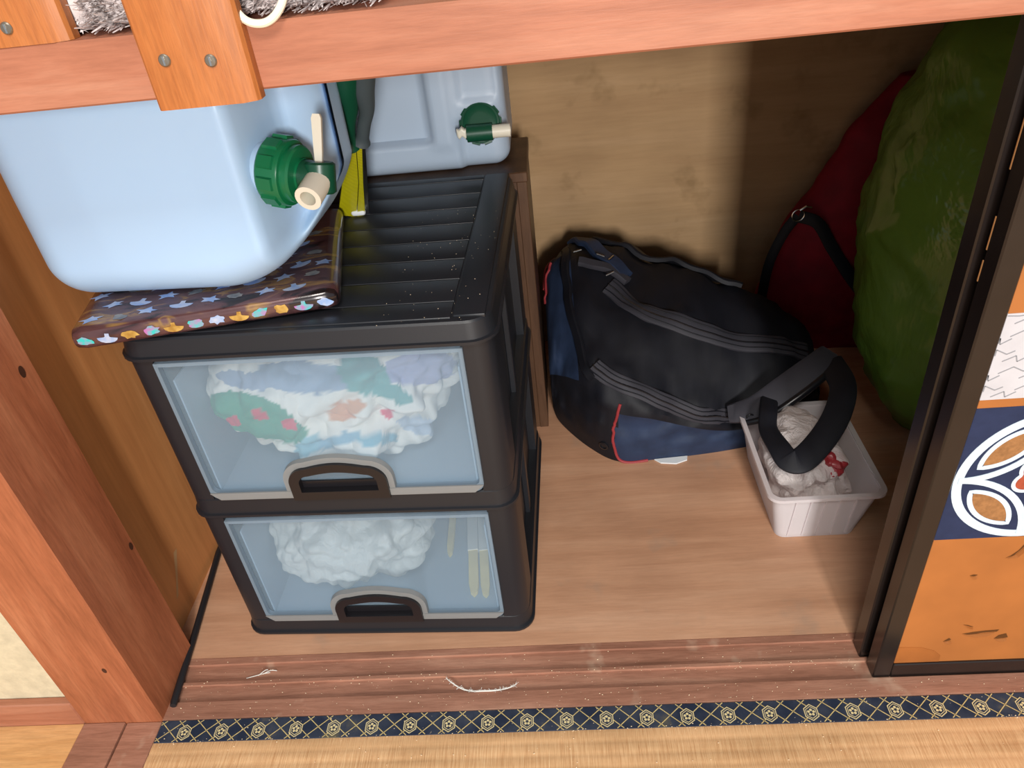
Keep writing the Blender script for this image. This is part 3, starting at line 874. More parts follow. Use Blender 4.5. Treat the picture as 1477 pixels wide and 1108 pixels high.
# printed cloth heaped in the upper drawer
UC, VC, ZC = 0.50, -0.677, 0.9
def heap(cu, cv, z0, su, sv, h, n=64, amp=0.012, fs=16, seed=0.0, lobes=0.2):
    V, F = [], []
    for i in range(n + 1):
        for j in range(n + 1):
            a, b = -1 + 2 * i / n, -1 + 2 * j / n
            # square to disc
            x = a * sqrt(1 - b * b / 2); y = b * sqrt(1 - a * a / 2)
            r = sqrt(x * x + y * y); th = atan2(y, x)
            k = 1 + lobes * noise.noise(Vector((cos(th) * 1.6, sin(th) * 1.6, seed)))
            u = cu + su * x * k; v = cv + sv * y * k
            f = (1 - r ** 4) ** 0.5 if r < 1 else 0
            z = z0 + h * f
            nn = fbm((u + seed, v, z), fs, 3)
            z += amp * nn * f; v += amp * 0.7 * fbm((v + seed, u, 3.3), fs, 2) * f
            V.append(Vector((u, v, max(z, z0))))
    m = n + 1
    for i in range(n):
        for j in range(n):
            F.append((i * m + j, (i + 1) * m + j, (i + 1) * m + j + 1, i * m + j + 1))
    base = len(V)
    ring = [i * m for i in range(m)] + [n * m + j for j in range(1, m)] + [i * m + n for i in range(n - 1, -1, -1)] + [j for j in range(n - 1, 0, -1)]
    F.append(tuple(ring))
    return V, F
def sq(r, g, b): return rgb(r, g, b)
PRN = [  # printed patches: (u, z, half width, half height, tilt, colour)
    (0.205, 0.452, 0.055, 0.022, -0.1, sq(150, 166, 186)), (0.135, 0.452, 0.03, 0.012, -.3, sq(150, 164, 184)),
    (0.335, 0.456, 0.04, 0.022, 0.1, sq(168, 170, 200)), (0.272, 0.452, 0.026, 0.030, 0.5, sq(104, 166, 160)),
    (0.300, 0.425, 0.024, 0.011, -0.55, sq(96, 158, 152)),
    (0.132, 0.402, 0.052, 0.031, -0.45, sq(66, 148, 116)), (0.160, 0.382, 0.030, 0.020, -0.3, sq(70, 150, 120)),
    (0.106, 0.396, 0.008, 0.008, 0, sq(214, 62, 84)), (0.140, 0.405, 0.0088, 0.0088, 0, sq(214, 62, 84)), (0.171, 0.388, 0.0088, 0.0088, 0, sq(214, 62, 84)),
    (0.243, 0.404, 0.026, 0.012, 0.35, sq(222, 160, 120)), (0.288, 0.398, 0.0075, 0.0065, 0, sq(222, 60, 90)),
    (0.183, 0.352, 0.026, 0.010, 0.75, sq(140, 186, 196)), (0.225, 0.362, 0.030, 0.008, 0.3, sq(130, 172, 190)), (0.268, 0.360, 0.025, 0.009, 0.1, sq(120, 176, 192)),
    (0.325, 0.376, 0.030, 0.012, -0.3, sq(190, 200, 212))]
def print_col(u, v, z):
    k = 0.677 / (0.677 + v)
    u0 = UC + (u - UC) * k; z0 = ZC + (z - ZC) * k
    du = 0.004 * noise.noise(Vector((u0 * 160, z0 * 160, 0))); dz = 0.004 * noise.noise(Vector((u0 * 160, z0 * 160, 9)))
    c = sq(236, 230, 218)
    for pu, pz, a, b, t, col in PRN:
        x = u0 + du - pu; y = z0 + dz - pz
        xr = x * cos(t) + y * sin(t); yr = -x * sin(t) + y * cos(t)
        if (xr / a) ** 2 + (yr / b) ** 2 < 1: c = col
    return c
def lump(parts, amp, fs, seed, n, zmin):
    gs = []
    for c, sz, rr in parts:
        C_ = Vector(c)
        def wv(v, C_=C_):
            d = (v - C_)
            k = 1 + amp * (fbm(v + Vector((seed, 0, 0)), fs, 3) + 0.9 * abs(fbm(Vector((v.x, v.y * .6, v.z)) + Vector((0, seed, 2)), fs * 1.7, 2)) - 0.35)
            q = C_ + d * k
            return Vector((max(0.053, min(0.372, q.x)), max(0.0145, min(0.384, q.y)), max(zmin, q.z)))
        gs.append(rbox(*c, *sz, tuple(t * rr for t in sz), n, wv))
    return join(*gs)
hg = lump([((0.212, 0.150, 0.398), (0.315, 0.25, 0.135), 0.44), ((0.215, 0.150, 0.345), (0.245, 0.25, 0.145), 0.44), ((0.132, 0.080, 0.392), (0.165, 0.125, 0.125), 0.44)], 0.17, 17, 2.0, 60, 0.2795)
def lay(name, geo, mat, label, cat, colf=None, smooth=60):
    W = [chest_world(*v) for v in geo[0]]
    c = sum(W, Vector()) / len(W); c.z = min(w.z for w in W)
    o = obj(name, (W, geo[1]), mat, None, smooth, origin=c)
    if colf:
        at = o.data.color_attributes.new('print', 'FLOAT_COLOR', 'POINT')
        for i, v in enumerate(geo[0]): at.data[i].color = colf(*v)
    return tag(o, label, cat)
MT['print'] = vcol('printed_cloth', bs=0.15)
lay('printed_cloth', hg, MT['print'], 'white cloth printed with a green tree, heaped in the upper drawer', 'cloth', print_col)
lay('plastic_bag', lump([((0.155, 0.125, 0.118), (0.235, 0.21, 0.160), 0.42)], 0.17, 17, 5.0, 60, 0.0390), MT['polyinner'], 'crumpled clear white plastic bag in the lower drawer', 'plastic bag')
MT['stick'] = plain('cream_wood_stick', rgb(246, 222, 150), 0.6, 0.3, var=0.08, vs=60)
MT['sleeve'] = plain('white_paper_sleeve', rgb(236, 234, 226), 0.7, 0.2)
def stick(p0, p1, w, label, two=True):
    a = chest_world(*p0); b = chest_world(*p1); d = (b - a); L = d.length
    e = empty('wooden_stick', (a.x, a.y, 0.0385), atan2(d.y, d.x), label, 'stick', 'sticks in the lower drawer')
    def bar(x0, x1, hw, tip=False):
        if tip: poly = [(x0, -hw), (x1 - 0.02, -hw), (x1 - 0.006, -hw * 0.7), (x1, 0.0), (x1 - 0.006, hw * 0.7), (x1 - 0.02, hw), (x0, hw)]
        else: poly = [(x0, -hw), (x1, -hw), (x1, hw), (x0, hw)]
        return prism_z(poly, 0.0, 0.007 if tip else 0.0085)
    obj('shaft', bar(0.0, L, w / 2, True), MT['stick'], e, 0)
    if two: obj('paper_sleeve', bar(-0.01, L * 0.55, w / 2 + 0.0008), MT['sleeve'], e, 0)
stick((0.288, 0.22, 0.04), (0.295, 0.105, 0.04), 0.010, 'single pointed cream stick lying beside the white plastic bag', False)
stick((0.318, 0.215, 0.04), (0.340, 0.030, 0.04), 0.014, 'pointed cream stick in white sleeve, left of the pair')
stick((0.334, 0.215, 0.04), (0.357, 0.028, 0.04), 0.013, 'pointed cream stick in white sleeve, right of the pair')

# ================================================================== BROWN FOIL BOX AND WATER JUGS
GA = radians(11.0)
GB = empty('gift_box', (0.054, 0.107, 0.5125), GA, 'flat box in chocolate foil with blue hologram shapes under the jug', 'box')
GW, GD, GH = 0.283, 0.25, 0.026
obj('wrapped_body', rbox(GW / 2, GD / 2, GH / 2, GW, GD, GH, (0.012, 0.012, 0.011), 16), MT['choc'], GB, 50)
def splash(kind, s, rot, seed):
    rr = random.Random(seed); P = []
    N = 14
    for k in range(N):
        t = 2 * pi * k / N
        if kind == 'star': r = s * (1.0 if k % 3 == 0 else 0.55) * rr.uniform(.8, 1.1)
        elif kind == 'boat': r = s * (1.0 if sin(t) < 0.1 else (0.9 if k in (3, 4) else 0.35))
        else: r = s * rr.uniform(.6, 1.0)
        x, y = r * cos(t) * 1.25, r * sin(t) * .8
        P.append((x * cos(rot) - y * sin(rot), x * sin(rot) + y * cos(rot)))
    return P
hol = []
rh = random.Random(5)
for i in range(9):
    for j in range(8):
        x = 0.020 + i * 0.031 + (0.015 if j % 2 else 0) + rh.uniform(-.003, .003); y = 0.020 + j * 0.028 + rh.uniform(-.004, .004)
        if x > GW - 0.017 or y > GD - 0.016: continue
        kind = ('star', 'blob', 'star', 'boat')[(i + 2 * j) % 4]
        mat = {'star': 'holo_blue', 'blob': 'holo_grey', 'boat': 'holo_blue'}[kind]
        P = splash(kind, 0.0105 if kind != 'blob' else 0.0085, rh.uniform(-.5, .5), i * 17 + j)
        hol.append((mat, ([Vector((x + a, y + b, GH + 0.0003)) for a, b in P], [tuple(range(len(P)))])))
for i in range(12):
    x = 0.016 + i * 0.0228
    mat = ('holo_teal', 'holo_blue', 'holo_gold', 'holo_teal', 'holo_gold')[i % 5]
    P = splash(('blob', 'boat', 'blob')[i % 3], 0.0075, rh.uniform(-.3, .3), 300 + i)
    hol.append((mat, ([Vector((x + a * 1.1, -0.0004, GH / 2 + max(-.006, min(.006, b)))) for a, b in P], [tuple(range(len(P)))])))
for mat, g in hol: obj('hologram_shape', g, MT[mat], GB, 0)

def cap_parts(par, origin, axis, r, tap_dir, spout_dir, tb, s=1.0, cg='green', lever=True, T=Matrix()):
    """screw cap with flutes and a dispensing tap"""
    O = Vector(origin); A = Vector(axis).normalized()
    c = obj('screw_cap', xf(lathe([(r * .96, 0), (r, 0.002), (r, 0.022 * s), (r * .97, 0.024 * s), (r * .86, 0.0245 * s), (r * .86, 0.031 * s), (r * .80, 0.033 * s), (r * .5, 0.0335 * s), (r * .5, 0.036 * s), (r * .1, 0.036 * s)], O, A, 40), T), MT[cg], par, 30)
    a, b = frame_of(A)
    fl = []
    for k in range(10):
        t = 2 * pi * k / 10
        d = a * cos(t) + b * sin(t); w = a * -sin(t) + b * cos(t)
        q = O + d * (r + 0.0002)
        pts = [q - w * 0.0065 + A * 0.003, q + w * 0.0065 + A * 0.003, q + w * 0.0065 + A * 0.020 * s, q - w * 0.0065 + A * 0.020 * s]
        inn = [p - d * 0.0015 for p in pts]; out = [p + d * 0.0022 for p in pts]
        out = [o.lerp(sum(out, Vector()) / 4, 0.12) for o in out]
        fl.append(loft([inn, out], False, True))
    obj('grip_ribs', xf(join(*fl), T), MT[cg], c, 20)
    return c

JG = empty('water_jug', (0.176, 0.25, 0.5392), radians(-4), 'large white water jug with green tapped cap on the foil box', 'jug', 'white water jugs')
# local frame: x along the jug, origin at the base centre
JL, JD, JH = 0.328, 0.200, 0.240
def jug_warp(v):
    v = v.copy()
    # lower right corner curves up; notch for the cap on the front right
    t = sstep(0.101, 0.128, v.x)                    # notch beyond this x
    front = sstep(0.02, -0.06, v.y)
    zin = sstep(0.000, 0.035, v.z) * sstep(0.27, 0.20, v.z)
    v.y += 0.078 * t * front * (0.35 + 0.65 * zin)
    # nose: raise the bottom towards the right end, drop the top
    e = max(0.0, (v.x - 0.035) / 0.132)
    lo = max(0.0, 1 - v.z / 0.16)
    v.z += 0.085 * e ** 2 * lo
    hi = max(0.0, (v.z - 0.17) / 0.09)
    v.z -= 0.03 * e ** 2.5 * hi
    # gentle bulge of the big face
    bul = (1 - min(1, abs(v.x + 0.06) / 0.12)) * (1 - min(1, abs(v.z - 0.12) / 0.12))
    if v.y < -0.05: v.y -= 0.006 * bul
    return v
obj('body', rbox(0, 0, JH / 2, JL, JD, JH, (0.05, 0.05, 0.046), 64, jug_warp), MT['jug'], JG, 60)
# rear shoulder of the jug, beside its grip
obj('rear_shoulder', rbox(0.074, 0.078, 0.165, 0.145, 0.10, 0.16, 0.045, 14), MT['jug'], JG, 60)
obj('carry_grip', rbox(-0.02, 0.0, JH - 0.016, 0.15, 0.05, 0.05, 0.022, 10), MT['jug'], JG, 60)
cO = Vector((0.120, -0.062, 0.126)); cA = Vector((0.97, -0.20, -0.14)).normalized()
obj('neck', lathe([(0.0255, -0.035), (0.0265, 0.0), (0.025, 0.003)], cO, cA, 28), MT['jug'], JG, 40)
CP = cap_parts(JG, cO, cA, 0.0325, None, None, None)
tO = cO + cA * 0.0335                                   # tap block
up = Vector((0.10, 0.25, 0.95)).normalized()
tb = obj('tap_block', join(tube([tO - cA * 0.004, tO + cA * 0.016], [0.0160, 0.0145], 24), tube([tO + cA * 0.020 + up * 0.015, tO + cA * 0.020 + up * 0.013, tO + cA * 0.020 - up * 0.013, tO + cA * 0.020 - up * 0.015], [0.0125, 0.0150, 0.0150, 0.0125], 24)), MT['dgreen'], JG, 30)
sd = Vector((-0.12, -0.88, -0.22)).normalized()
s0 = tO + cA * 0.020
def hollow(p, d, r0, r1, L):
    a = lathe([(r0, 0.0), (r0, L), (r1, L), (r1, L * 0.4), (0.0005, L * 0.4)], p, d, 24, False)
    return a
obj('spout', hollow(s0, sd, 0.0130, 0.0078, 0.034), MT['cream'], JG, 30)
l0 = s0 + up * 0.013
side = cA.cross(up).normalized()
lev = ribbon([l0, l0 + up * 0.012, l0 + up * 0.042, l0 + up * 0.046], [0.007, 0.0085, 0.0100, 0.007], 0.005, -sd)
obj('tap_lever', lev, MT['cream'], JG, 30)

# dark box behind the chest carrying the second jug
WB = empty('wooden_box', (0.315, 0.655, 0.0), 0, 'dark brown wooden box standing behind the drawer chest', 'box')
T = Matrix.Translation((-0.315, -0.655, 0))
wx0, wx1, wy0, wy1, wz = 0.100, 0.527, 0.575, 0.742, 0.500
obj('top_board', xf(box(wx0 - 0.002, wx1 + 0.002, wy0 - 0.003, wy1 + 0.002, wz - 0.016, wz, 0.0015), T), MT['darkwood'], WB)
obj('side_board', xf(box(wx0, wx0 + 0.016, wy0, wy1, 0, wz - 0.016, 0.001), T), MT['darkwood'], WB)
obj('side_board', xf(box(wx1 - 0.016, wx1, wy0, wy1, 0, wz - 0.016, 0.001), T), MT['darkwood'], WB)
obj('front_board', xf(box(wx0 + 0.016, wx1 - 0.016, wy0 + 0.002, wy0 + 0.012, 0.0, wz - 0.016), T), MT['darkwood'], WB)
obj('back_board', xf(box(wx0 + 0.016, wx1 - 0.016, wy1 - 0.012, wy1 - 0.002, 0.0, wz - 0.016), T), MT['darkwood'], WB)

J2 = empty('water_jug', (0.365, 0.685, 0.5002), 0, 'milky water jug with recessed panels and green cap behind the chest', 'jug', 'white water jugs')
def jug2_warp(v):
    v = v.copy()
    if v.y < -0.04:
        p = sstep(0.028, 0.016, v.x) * sstep(0.046, 0.054, v.z) * sstep(0.26, 0.25, v.z)
        v.y += 0.016 * p
        c = sstep(0.02, 0.032, v.x) * sstep(0.062, 0.05, v.x) * sstep(0.03, 0.05, v.z)
        v.y -= 0.004 * c
        q = sstep(0.066, 0.078, v.x) * sstep(0.132, 0.120, v.x) * sstep(0.10, 0.112, v.z) * sstep(0.175, 0.165, v.z)
        v.y += 0.006 * q
        w = sstep(0.060, 0.072, v.x) * sstep(0.085, 0.07, v.z)
        v.y += 0.010 * w
    return v
obj('body', rbox(0.0, 0.0, 0.137, 0.278, 0.186, 0.274, (0.026, 0.026, 0.024), 56, jug2_warp), MT['jug2'], J2, 60)
c2 = Vector((0.101, -0.094, 0.072)); a2 = Vector((0.0, -0.9, 0.43)).normalized()
obj('neck', lathe([(0.026, -0.04), (0.026, 0.002)], c2, a2, 24), MT['jug2'], J2, 40)
cap_parts(J2, c2, a2, 0.0290, None, None, None, 0.5, 'dgreen')
t2 = c2 + a2 * 0.020 + Vector((0, -0.006, -0.014))
obj('tap_block', join(tube([t2 + Vector((-0.020, 0, 0)), t2 + Vector((0.018, 0, 0))], 0.0125, 20)), MT['dgreen'], J2, 30)
obj('spout', hollow(t2 + Vector((0.018, 0, 0)), (1, 0, 0), 0.0095, 0.006, 0.026), MT['cream'], J2, 30)
obj('tap_lever', rbox(t2.x - 0.027, t2.y - 0.002, t2.z + 0.003, 0.016, 0.012, 0.014, 0.004, 8, lambda v: v + Vector((0, 0, 0.002 * sin(v.x * 700)))), MT['cream'], J2, 30)

# garden saw in a yellow sleeve, leaning between the jugs
SW = empty('garden_saw', (0.288, 0.45, 0.5125), 0, 'green handled garden saw in a yellow mesh sleeve beside the jug', 'saw')
ST_ = Matrix.Translation((-0.288, -0.45, -0.5125))
base = Vector((0.293, 0.428, 0.516)); hand = Vector((0.331, 0.36, 0.631)); tip = Vector((0.337, 0.345, 0.72))
dv = (hand - base).normalized(); fn = Vector((0.1, -0.85, -0.5)); fn = (fn - dv * fn.dot(dv)).normalized(); sx = dv.cross(fn).normalized()
if sx.x < 0: sx = -sx
L = (hand - base).length
def plate(poly, t, off=0.0):
    a = [base + dv * h + sx * w + fn * (off - t / 2) for w, h in poly]; b = [base + dv * h + sx * w + fn * (off + t / 2) for w, h in poly]
    return loft([a, b])
obj('blade', xf(plate([(-0.012, 0.002), (0.0195, 0.0), (0.0165, L * .55), (0.013, L + 0.01), (-0.008, L + 0.01)], 0.0016), ST_), MT['steel'], SW, 0)
MT['yellow'] = None
def mesh_yellow():
    m, nt, b = new_mat('yellow_net_sleeve')
    tc = nt.nodes.new('ShaderNodeTexCoord')
    w = nt.nodes.new('ShaderNodeTexWave'); w.inputs['Scale'].default_value = 220; w.bands_direction = 'Z'
    nt.links.new(tc.outputs['Object'], w.inputs['Vector'])
    r = ramp(nt, [(0.3, rgb(150, 142, 8)), (0.7, rgb(206, 198, 16))]); nt.links.new(w.outputs['Fac'], r.inputs[0])
    nt.links.new(r.outputs[0], b.inputs['Base Color']); b.inputs['Roughness'].default_value = 0.35
    bump(nt, b, w.outputs['Fac'], 0.4, 0.001)
    return m
MT['yellow'] = mesh_yellow()
SLV = obj('sleeve', xf(join(plate([(-0.022, 0.0), (0.002, -0.004), (0.005, L * .5), (0.002, L), (-0.009, L), (-0.015, L * .5)], 0.005, 0.0022),
                     plate([(0.003, -0.003), (0.014, 0.003), (0.011, L * .5), (0.0095, L), (0.003, L), (0.006, L * .5)], 0.007, 0.0026)), ST_), MT['yellow'], SW, 0)
obj('sleeve_tip', xf(rbox(*(base + sx * 0.005 + fn * 0.004 + dv * 0.0055), 0.02, 0.009, 0.009, 0.004, 6), ST_), MT['white'], SW, 40)
hp = spline([hand - dv * 0.004, hand + dv * 0.008, hand + dv * 0.030 + sx * 0.000, hand + dv * 0.055 + sx * 0.002, hand + dv * 0.085 - sx * 0.001, hand + dv * 0.115], 6)
n = len(hp)
hr = [0.0145 - 0.006 * sstep(0, 0.22, i / n) + 0.006 * sstep(.45, .9, i / n) for i in range(n)]
MT['handlegrey'] = plain('dark_grey_rubber', rgb(70, 80, 84), 0.5, 0.4)
obj('handle', xf(tube([p - sx * 0.006 for p in hp], hr, 14), ST_), MT['dgreen'], SW, 40)
obj('handle_grip', xf(tube([p + sx * (0.009 + 0.004 * sin(pi * i / n)) - fn * 0.001 for i, p in enumerate(hp[3:])], [r * 0.95 for r in hr[3:]], 14), ST_), MT['handlegrey'], SW, 40)

# black rod at the foot of the left wall
rp = [Vector((0.0085, 0.024, 0.0048)), Vector((-0.002, 0.118, 0.0048)), Vector((-0.0235, 0.29, 0.0048)), Vector((-0.0245, 0.45, 0.0048))]
RD = tag(obj('black_rod', tube([Vector((0.0092, 0.018, 0.0048))] + rp, [0.0042, 0.0048, 0.0048, 0.0048, 0.0048], 12), MT['rod'], origin=(0.0, 0.2, 0.0)), 'thin black rod lying along the foot of the left wall', 'rod')

# ================================================================== BACKPACK
ST_X = [  # x, then profile points (y, z): front foot, lower front, crest of the front zip, top, back crest, back, back foot
    (0.537, [(.610, .020), (.600, .06), (.600, .115), (.665, .190), (.760, .225), (.805, .13), (.795, .02)]),
    (0.550, [(.580, .004), (.570, .06), (.575, .135), (.650, .218), (.765, .252), (.820, .13), (.80, .004)]),
    (0.600, [(.507, .000), (.496, .07), (.508, .165), (.620, .245), (.775, .278), (.840, .14), (.82, .0)]),
    (0.650, [(.464, .000), (.456, .07), (.478, .155), (.600, .240), (.770, .282), (.845, .14), (.825, .0)]),
    (0.720, [(.464, .000), (.456, .06), (.474, .128), (.585, .222), (.745, .258), (.835, .13), (.815, .0)]),
    (0.800, [(.471, .000), (.464, .045), (.476, .086), (.570, .196), (.715, .236), (.820, .12), (.80, .0)]),
    (0.870, [(.482, .000), (.476, .04), (.488, .064), (.566, .168), (.690, .212), (.800, .11), (.78, .0)]),
    (0.940, [(.498, .000), (.494, .04), (.506, .078), (.570, .150), (.670, .186), (.77, .10), (.755, .0)]),
    (1.000, [(.530, .004), (.524, .035), (.536, .070), (.580, .118), (.650, .140), (.72, .08), (.71, .004)]),
    (1.022, [(.565, .020), (.560, .036), (.568, .060), (.592, .085), (.635, .098), (.67, .07), (.665, .02)])]
def bag_grid():
    NP = 7; sub = 6
    rows = []
    for x, pr in ST_X:
        c = spline([(0, a, b) for a, b in pr], sub)      # 37 points
        rows.append([Vector((x, p.y, max(p.z, 0.0))) for p in c])
    m = len(rows[0]); cols = []
    for k in range(m): cols.append(spline([r[k] for r in rows], 9))
    n = len(cols[0])
    G = [[cols[k][i].copy() for k in range(m)] for i in range(n)]
    for i in range(n):
        for k in range(m):
            p = G[i][k]
            if p.z > 0.012:
                w = 0.016 * fbm((p.x, p.y * 1.4, p.z), 12, 3) + 0.009 * fbm((p.x * .5 + 4, p.y * 2, p.z * 2), 24, 2)
                f = min(1, (p.z - 0.012) / 0.05)
                p.y -= w * f * (1 if k < 14 else -.3); p.z += w * f * 0.9
            p.z = max(p.z, 0.0006)
    return G
G = bag_grid(); NI, NK = len(G), len(G[0])
BP = empty('backpack', (0.79, 0.64, 0.0), 0, 'dark navy and black backpack lying on the closet floor', 'backpack')
TBP = Matrix.Translation((-0.79, -0.64, 0))
def sub_geo(pred, caps=False):
    ids = {}; V, F = [], []
    def g(i, k):
        if (i, k) not in ids: ids[(i, k)] = len(V); V.append(G[i][k])
        return ids[(i, k)]
    for i in range(NI - 1):
        for k in range(NK - 1):
            if pred(i, k): F.append((g(i, k), g(i + 1, k), g(i + 1, k + 1), g(i, k + 1)))
    return V, F
def is_front(i, k): return k < 9 and G[i][k].x > 0.636 + 0.012 * abs(k - 4) / 4 and G[i][k].x < 0.88
def is_base(i, k): return G[i][k].x < 0.585 and not (k < 11)
allg = sub_geo(lambda i, k: True)
capl = ([G[0][k] for k in range(NK)], [tuple(range(NK))]); capr = ([G[-1][k] for k in range(NK)], [tuple(range(NK))])
bot = ([G[i][0] for i in range(NI)] + [G[i][NK - 1] for i in range(NI)], [(i, i + 1, NI + i + 1, NI + i) for i in range(NI - 1)])
bvh = BVHTree.FromPolygons([tuple(v) for v in allg[0]], allg[1])
MBD = obj('main_body', xf(join(sub_geo(lambda i, k: not is_front(i, k) and not is_base(i, k)), capr, bot), TBP), MT['blacknylon'], BP, 60)
obj('side_panel', xf(sub_geo(is_front), TBP), MT['navy'], BP, 60)
obj('base_panel', xf(join(sub_geo(is_base), capl), TBP), MT['navy'], BP, 60)
def on_bag(x, y, z, off=0.002):
    """nearest point of the bag's skin, with its outward normal"""
    loc, nrm, idx, d = bvh.find_nearest(Vector((x, y, z)))
    c = Vector((max(0.6, min(0.97, x)), 0.64, 0.08))
    if nrm.dot(loc - c) < 0: nrm = -nrm
    return loc + nrm * off, nrm
def band(name, pts, w, t, mat, off=0.001, parent=BP, n=8):
    P, U = [], []
    for p in spline(pts, n):
        q, nr = on_bag(*p, off); P.append(q); U.append(nr)
    # smooth
    for _ in range(2):
        P = [P[0]] + [(P[i - 1] + P[i] * 2 + P[i + 1]) / 4 for i in range(1, len(P) - 1)] + [P[-1]]
        U = [U[0]] + [(U[i - 1] + U[i] * 2 + U[i + 1]).normalized() for i in range(1, len(U) - 1)] + [U[-1]]
    return obj(name, xf(ribbon(P, w, t, U), TBP), mat, parent, 40), P, U
def zipper(pts, w):
    o, P, U = band('zipper_flap', pts, w, 0.006, MT['greynylon'], 0.0015)
    for s in (-1, 1):
        Q = [p + (P[min(i + 1, len(P) - 1)] - P[max(i - 1, 0)]).normalized().cross(U[i]) * (s * w * 0.30) + U[i] * 0.0035 for i, p in enumerate(P)]
        obj('seam', xf(tube(Q, 0.0010, 6), TBP), MT['blacknylon'], o, 40)
    Q = [p + U[i] * 0.0032 for i, p in enumerate(P)]
    teeth = []
    for i in range(len(Q) - 1):
        for k in range(5):
            c = Q[i].lerp(Q[i + 1], k / 5)
            teeth.append(box(c.x - .0009, c.x + .0009, c.y - .0016, c.y + .0016, c.z - .0010, c.z + .0010))
    z = obj('zip_teeth', xf(join(*teeth), TBP), MT['blackvinyl'], o, 0); z['kind'] = 'stuff'
zipper([(0.652, .640, .26), (0.705, .590, .245), (.780, .560, .215), (.870, .560, .18), (.960, .575, .145), (.995, .585, .125)], 0.034)
zipper([(0.612, .500, .185), (0.650, .478, .165), (.715, .470, .130), (.780, .474, .092), (.845, .484, .068), (.875, .49, .062)], 0.028)
# rim band round the left end, piping, snap, tag
band('rim_band', [(.588, .79, .24), (.583, .74, .275), (.578, .68, .262), (.576, .60, .235), (.590, .525, .19), (.612, .492, .165)], 0.016, 0.008, MT['blacknylon'], 0.002)
def pipe(pts, r=0.0026):
    P = [on_bag(*p, 0.001)[0] for p in spline(pts, 8)]
    obj('piping', xf(tube(P, r, 8), TBP), MT['redpipe'], BP, 40)
pipe([(.653, .466, .128), (.645, .456, .095), (.638, .455, .06), (.640, .456, .03), (.656, .464, .004), (.70, .464, .003)])
pipe([(.541, .715, .215), (.548, .75, .236), (.560, .785, .245)])
pipe([(.545, .685, .205), (.553, .715, .228), (.566, .745, .248)])
for q in ((.622, .470, .03),):
    p, nr = on_bag(*q, 0.0)
    sn = obj('snap_button', xf(lathe([(.009, 0), (.009, .002), (.006, .003), (.0055, .001), (.002, .001)], p, nr, 20), TBP), MT['blackvinyl'], BP, 30)
tg = [(.715, .458, .004), (.745, .456, .012), (.775, .460, .006)]
obj('white_tag', xf(prism_z([(.712, .462), (.722, .452), (.748, .448), (.768, .456), (.770, .466)], 0.0006, 0.003), TBP), MT['white'], BP, 0)
# straps bunched at the back left, with buckles and adjusters
for pts, w, m in (([(.600, .80, .26), (.625, .76, .292), (.655, .70, .285), (.690, .66, .268)], 0.03, 'navy'),
                  ([(.640, .80, .27), (.690, .765, .28), (.760, .735, .262), (.84, .71, .235), (.90, .69, .215)], 0.032, 'blacknylon'),
                  ([(.605, .70, .27), (.650, .675, .272), (.690, .65, .262)], 0.016, 'greynylon')):
    band('strap_band', pts, w, 0.010, MT[m], 0.006)
for q, r in (((.603, .715, .275), .3), ((.640, .695, .28), -.4), ((.662, .690, .28), .9), ((.655, .655, .27), .5), ((.765, .735, .262), -.6)):
    p, nr = on_bag(*q, 0.012)
    d = Vector((cos(r), sin(r), 0)); d = (d - nr * d.dot(nr)).normalized()
    obj('buckle_bar', xf(tube([p - d * 0.008, p + d * 0.008], 0.0018, 8), TBP), MT['steel'], BP, 40)
# carrying handle: shiny edged flap and drooping loop at the right end
fl = spline([(.838, .474, .085), (.880, .462, .104), (.925, .468, .132), (.975, .492, .156), (1.008, .522, .165)], 8)
obj('handle_flap', xf(ribbon(fl, [0.030 + 0.02 * sin(pi * i / len(fl)) for i in range(len(fl))], 0.010, (-0.15, -0.55, 0.8)), TBP), MT['greynylon'], BP, 40)
obj('handle_edge', xf(tube([p + Vector((0.010, -0.018, -0.008)) for p in fl[3:]], 0.0065, 10), TBP), MT['blackvinyl'], BP, 50)
lp = spline([(1.004, .505, .158), (1.004, .440, .158), (.985, .392, .148), (.955, .352, .132), (.915, .318, .116), (.893, .318, .114), (.884, .345, .118), (.880, .390, .116), (.888, .425, .122), (.90, .465, .118)], 8)
NL = len(lp)
obj('carry_loop', xf(ribbon(lp, [0.040 - 0.012 * sstep(.4, .8, i / NL) for i in range(NL)], 0.008, [Vector((-0.35 + .3 * i / NL, -0.45, 0.85)) for i in range(NL)]), TBP), MT['blacknylon'], BP, 50)
ringc = Vector((.868, .452, .093))
obj('ring', xf(tube([ringc + Vector((0.006 * cos(t), -0.001, 0.006 * sin(t))) for t in [2 * pi * k / 16 for k in range(16)]], 0.0014, 6, closed=True), TBP), MT['blackvinyl'], BP, 40)

# ================================================================== CLEAR BOX WITH A CARRIER BAG
BX = empty('plastic_box', (0.940, 0.365, 0.0), 0, 'frosted clear plastic box with ribbed sides beside the backpack', 'box')
TX = Matrix.Translation((-0.940, -0.365, 0))
def taper(z, g=0.0):
    k = z / 0.09
    return rrect(0.872 - 0.014 * k + g, 0.990 + 0.026 * k - g, 0.268 - 0.006 * k + g, 0.470 + 0.010 * k - g, 0.014, 5)
outer = [[(p[0], p[1], z) for p in taper(z)] for z in (0.0006, 0.003, 0.045, 0.088)]
inner = [[(p[0], p[1], z) for p in taper(z, 0.0016)] for z in (0.088, 0.045, 0.004)]
obj('wall', xf(loft(outer + inner, True, True), TX), MT['boxclear'], BX, 30)
rim_o = [[(p[0], p[1], z) for p in rrect(0.852, 1.023, 0.256, 0.487, 0.018, 5)] for z in (0.085, 0.0905)]
rim_i = [[(p[0], p[1], z) for p in rrect(0.859, 1.015, 0.263, 0.479, 0.014, 5)] for z in (0.0905, 0.085)]
L_ = rim_o + rim_i
V, F = loft(L_ + [L_[0]], False, False)
obj('rim', xf((V, F), TX), MT['boxclear'], BX, 30)
